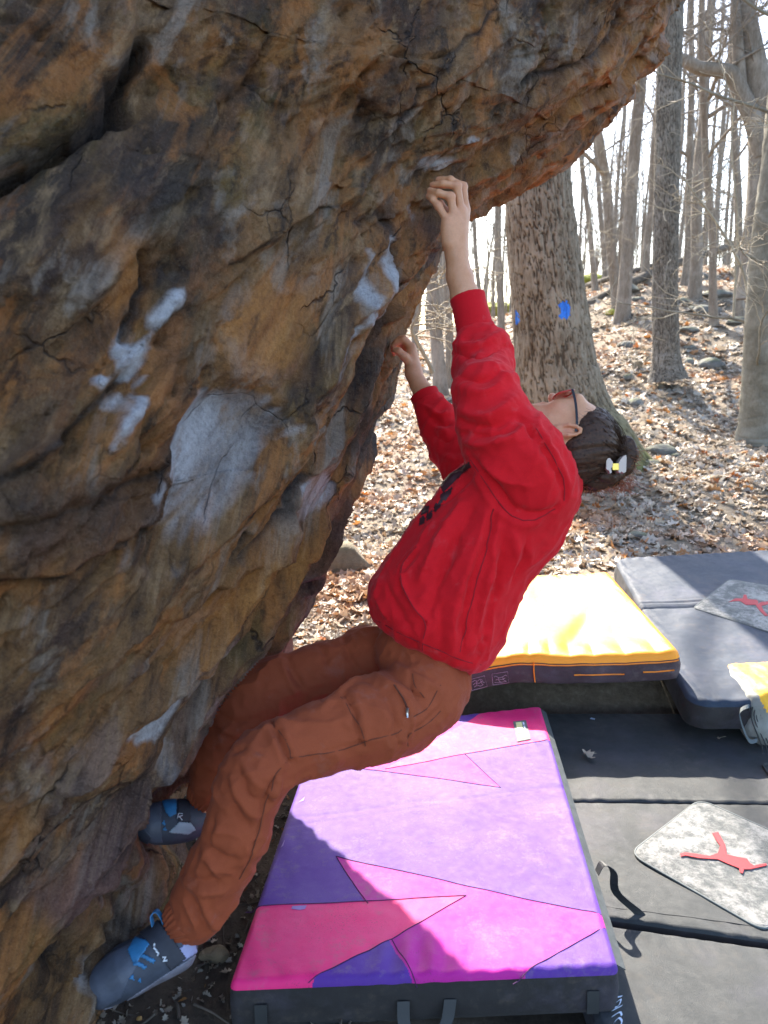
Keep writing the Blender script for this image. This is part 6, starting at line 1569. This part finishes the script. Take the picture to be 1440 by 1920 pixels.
STN = [(1175, 548, 62, .55, 'grey mossy stone under the fallen log'), (1197, 566, 32, .6, 'small grey stone below the log'), (1280, 568, 32, .5, 'flat stone just right of the ridged trunk'), (1299, 584, 24, .7, 'little stone between two larger ones on the slope'), (1329, 588, 56, .5, 'pointed grey stone in the middle of the slope'),
       (1350, 556, 62, .35, 'long flat stone high on the slope'), (1319, 520, 32, .5, 'grey stone near the crest by the dark tree'), (1389, 608, 46, .5, 'grey stone left of the smooth trunk'), (1296, 622, 48, .35, 'flat slab right of the ridged trunk'), (1180, 650, 44, .35, 'flat grey slab half buried in leaves'), (1294, 655, 28, .5, 'small stone at the ridged trunk foot'),
       (1197, 690, 26, .8, 'rounded brown stone on the leaves'), (1236, 702, 36, .45, 'pale stone at the front of the ridged trunk'), (1292, 684, 28, .7, 'dark stone right of the ridged trunk foot'), (1339, 690, 54, .55, 'dark lumpy stone left of the smooth trunk'), (1181, 712, 28, .6, 'mossy small stone near the oak'), (1193, 760, 34, .6, 'grey stone beside the oak roots'),
       (1242, 852, 62, .45, 'broad stone on the leaves right of the oak foot'), (1264, 858, 30, .5, 'small stone touching the broad stone'), (1226, 872, 32, .45, 'low mossy stone nearest the oak foot'), (1199, 1008, 44, .35, 'dark stone in the oak shadow'), (1155, 590, 40, .5, 'moss covered lump left of the log')]
for i, (px, py, w, asp, lab) in enumerate(STN):
    p = ground_hit(px, py); z = proj(p)[2]; r = w * z / FPX / 2; V, F = stone_mesh(p + [0, r * .4, r * asp * .35], (r, r * .85, r * asp), 200 + i, 3, .25, rot=i * 1.3)
    o = mesh_obj('stone', V, F, M_STONEB if i in (11,) else (M_MOSSM if i == 21 else M_STONE), None, False); tag(o, lab, 'stone', 'stones on the slope')
p = ground_hit(640, 1078); z = proj(p)[2]; V, F = stone_mesh(p + [.0, .15, .05], (62 * z / FPX, .22, .15), 301, 4, .2); tag(mesh_obj('stone', V, F, M_STONEB, None, True), 'flat brown stone on the trodden path behind the boulder', 'stone', 'stones on the path')
p = ground_hit(402, 1795); V, F = stone_mesh(p + [0, 0, .008], (.040, .032, .022), 302, 3, .3); tag(mesh_obj('stone', V, F, M_STONEB, None, False), 'small angular stone between the near shoe and pink pad', 'stone', 'stones on the path')
p = at(515, 1290, 3.25); V, F = stone_mesh(np.array([p[0], p[1], .28]), (.115, .14, .42), 305, 4, .2); o = mesh_obj('rock_block', V, F, STONE, None, True, {'stain': np.tile([0.05, .1, .5, .8], (len(V), 1))}); tag(o, 'narrow pinkish rock block standing behind the foot of the boulder', 'rock')
for (px, py, w, asp, lab) in ((1112, 532, 120, .22, 'bright yellow-green moss mound on the crest right of the oak'), (932, 585, 110, .26, 'bright moss bank left of the oak'), (925, 640, 60, .25, 'low moss cushion left of the oak')):
    p = ground_hit(px, py); z = proj(p)[2]; r = w * z / FPX / 2; V, F = stone_mesh(p + [0, r * .3, r * asp * .35], (r, r * .9, r * asp), int(px), 5, .1)
    V = V + vnormals(V, np.array(F)) * (.04 * r * fbm(V * 12 / max(r, .2), 4, 4))[:, None]; tag(mesh_obj('moss_mound', V, F, M_MOSSM), lab, 'moss')
# logs and branches on the slope
M_LOG = bark('weathered_log', (.060, .048, .038), (.12, .098, .076), (.19, .165, .135), 30, 30)
def log(pts, r0, r1, lab, cat='log', lift=.0, name='fallen_log'):
    P = np.array([ground_hit(x, y) for x, y in pts]); 
    P = P[[0, -1]] if len(P) == 2 else P
    Q = crom(P, 30); Q[:, 2] += lift + r0 * .6 + .01 * np.cumsum(np.random.default_rng(len(lab)).normal(0, .3, 30)); b_ = MB(); b_.tube(Q, np.linspace(r0, r1, 30) * (1 + .10 * np.random.default_rng(1).normal(size=30)), 10); return tag(b_.build(name, M_LOG), lab, cat, 'fallen logs and branches')
log([(1086, 548), (1150, 528), (1224, 505)], .08, .06, 'shorter fallen log lying behind the long one', lift=.05)
def held(p0, p1, r0, r1, lab):
    b_ = MB(); k = np.linspace(0, 1, 26)[:, None]; Q = np.array(p0) * (1 - k) + np.array(p1) * k; Q[:, 2] += .03 * np.sin(k[:, 0] * 7); b_.tube(Q, np.linspace(r0, r1, 26), 9); return tag(b_.build('fallen_log', M_LOG), lab, 'log', 'fallen logs and branches')
g0 = ground_hit(1092, 580); z0_ = proj(g0)[2]
lq = crom([at(1078, 584, z0_), at(1094, 575, z0_), at(1222, 512, z0_ + 1.4), at(1271, 493, z0_ + 1.8), at(1421, 445, z0_ + 2.9), at(1470, 432, z0_ + 3.3)], 44)
b_ = MB(); b_.tube(lq, np.linspace(.105, .09, 44) * (1 + .06 * np.random.default_rng(2).normal(size=44)), 10); tag(b_.build('fallen_log', M_LOG), 'long fallen log slanting up the slope from the oak past the ridged trunk', 'log', 'fallen logs and branches')
log([(1288, 640), (1345, 592), (1412, 535)], .022, .014, 'thin dead branch lying up the slope right of the ridged trunk', 'branch', .02, 'fallen_branch')
log([(1280, 590), (1330, 578), (1390, 570)], .03, .02, 'dark short branch across the stones', 'branch', .02, 'fallen_branch')
log([(960, 700), (930, 690), (885, 715)], .03, .02, 'dark branch on the leaves left of the oak', 'branch', .0, 'fallen_branch')
log([(980, 600), (950, 608), (920, 618)], .04, .03, 'branch end showing left of the oak above the moss', 'branch', .0, 'fallen_branch')
log([(1110, 720), (1160, 690), (1215, 668)], .014, .010, 'thin stick on leaves right of the oak', 'branch', .01, 'fallen_branch')
log([(700, 770), (760, 740), (835, 715)], .010, .006, 'thin pale stick on the leaves behind the far arm', 'branch', .01, 'fallen_branch')
log([(566, 1133), (580, 1150), (597, 1172)], .010, .008, 'short grey stick beside the boulder edge', 'branch', .0, 'fallen_branch')
log([(562, 1127), (600, 1127), (632, 1124)], .007, .005, 'thin straight stick behind the climber legs', 'branch', .0, 'fallen_branch')
log([(300, 1650), (325, 1600), (345, 1572)], .010, .008, 'grey stick under the far shoe', 'branch', .0, 'fallen_branch')
log([(345, 1860), (400, 1845)], .004, .003, 'thin twig on the soil below the near shoe', 'branch', .0, 'fallen_branch')
# dry leaves lying on the flat charcoal pad
for (px, py, sz, a, lab, sd) in ((1103, 1418, .050, .9, 'curled dry leaf with a stem on the flat charcoal pad', 5), (1347, 1386, .036, .2, 'small brown leaf on the flat charcoal pad near the bag', 6)):
    r2 = np.random.default_rng(sd); p = on_plane(px, py, MATH + .012); V, F, C = leaf_field(p[None], sz / .9, r2, .25, .7, np.array([1., 0, 1, 0, 0, 0, 0, 0]) + 1e-9, .004); root = thing('dry_leaf', lab, 'leaf', p); root.location = (0, 0, 0)
    mesh_obj('leaf_blade', V, F, M_LEAF, root, False, {'col': C * .8}); b_ = MB(); b_.tube(crom([p + [0, 0, .006], p + [.018 * math.cos(a), .010, .004], p + [.036, .014, .006]], 8), .0010, 4); b_.build('leaf_stem', M_PALETWIG, root)
p = on_plane(1106, 1348, MATH + .004); tag(patch('paper_scrap', [p, p + [.018, -.012, .002], p + [.022, -.004, .003], p + [.008, .008, .002]], simple('blue_white_paper', (.35, .42, .55), .5), None, th=.001), 'scrap of pale paper on the flat pad behind the pink pad', 'paper scrap')
# acorn husks and pale chips below the near shoe
for i, (px, py, s_) in enumerate(((157, 1898, .012), (300, 1868, .009), (297, 1882, .010), (262, 1912, .009), (345, 1745, .008))):
    p = ground_hit(px, py); V, F = stone_mesh(p + [0, 0, s_ * .4], (s_, s_ * .7, s_ * .55), 400 + i, 2, .2); tag(mesh_obj('nut_shell', V, F, simple('nut_shell_%s' % 'abcde'[i], (.36, .20, .06), .6)), ['yellow nut shell under the toe of the near shoe', 'upper of two nut shells below the near shoe', 'lower of two nut shells below the near shoe', 'nut shell at the bottom edge left of the pink pad', 'nut shell beside the near ankle'][i], 'nut shell', 'nut shells on the soil')
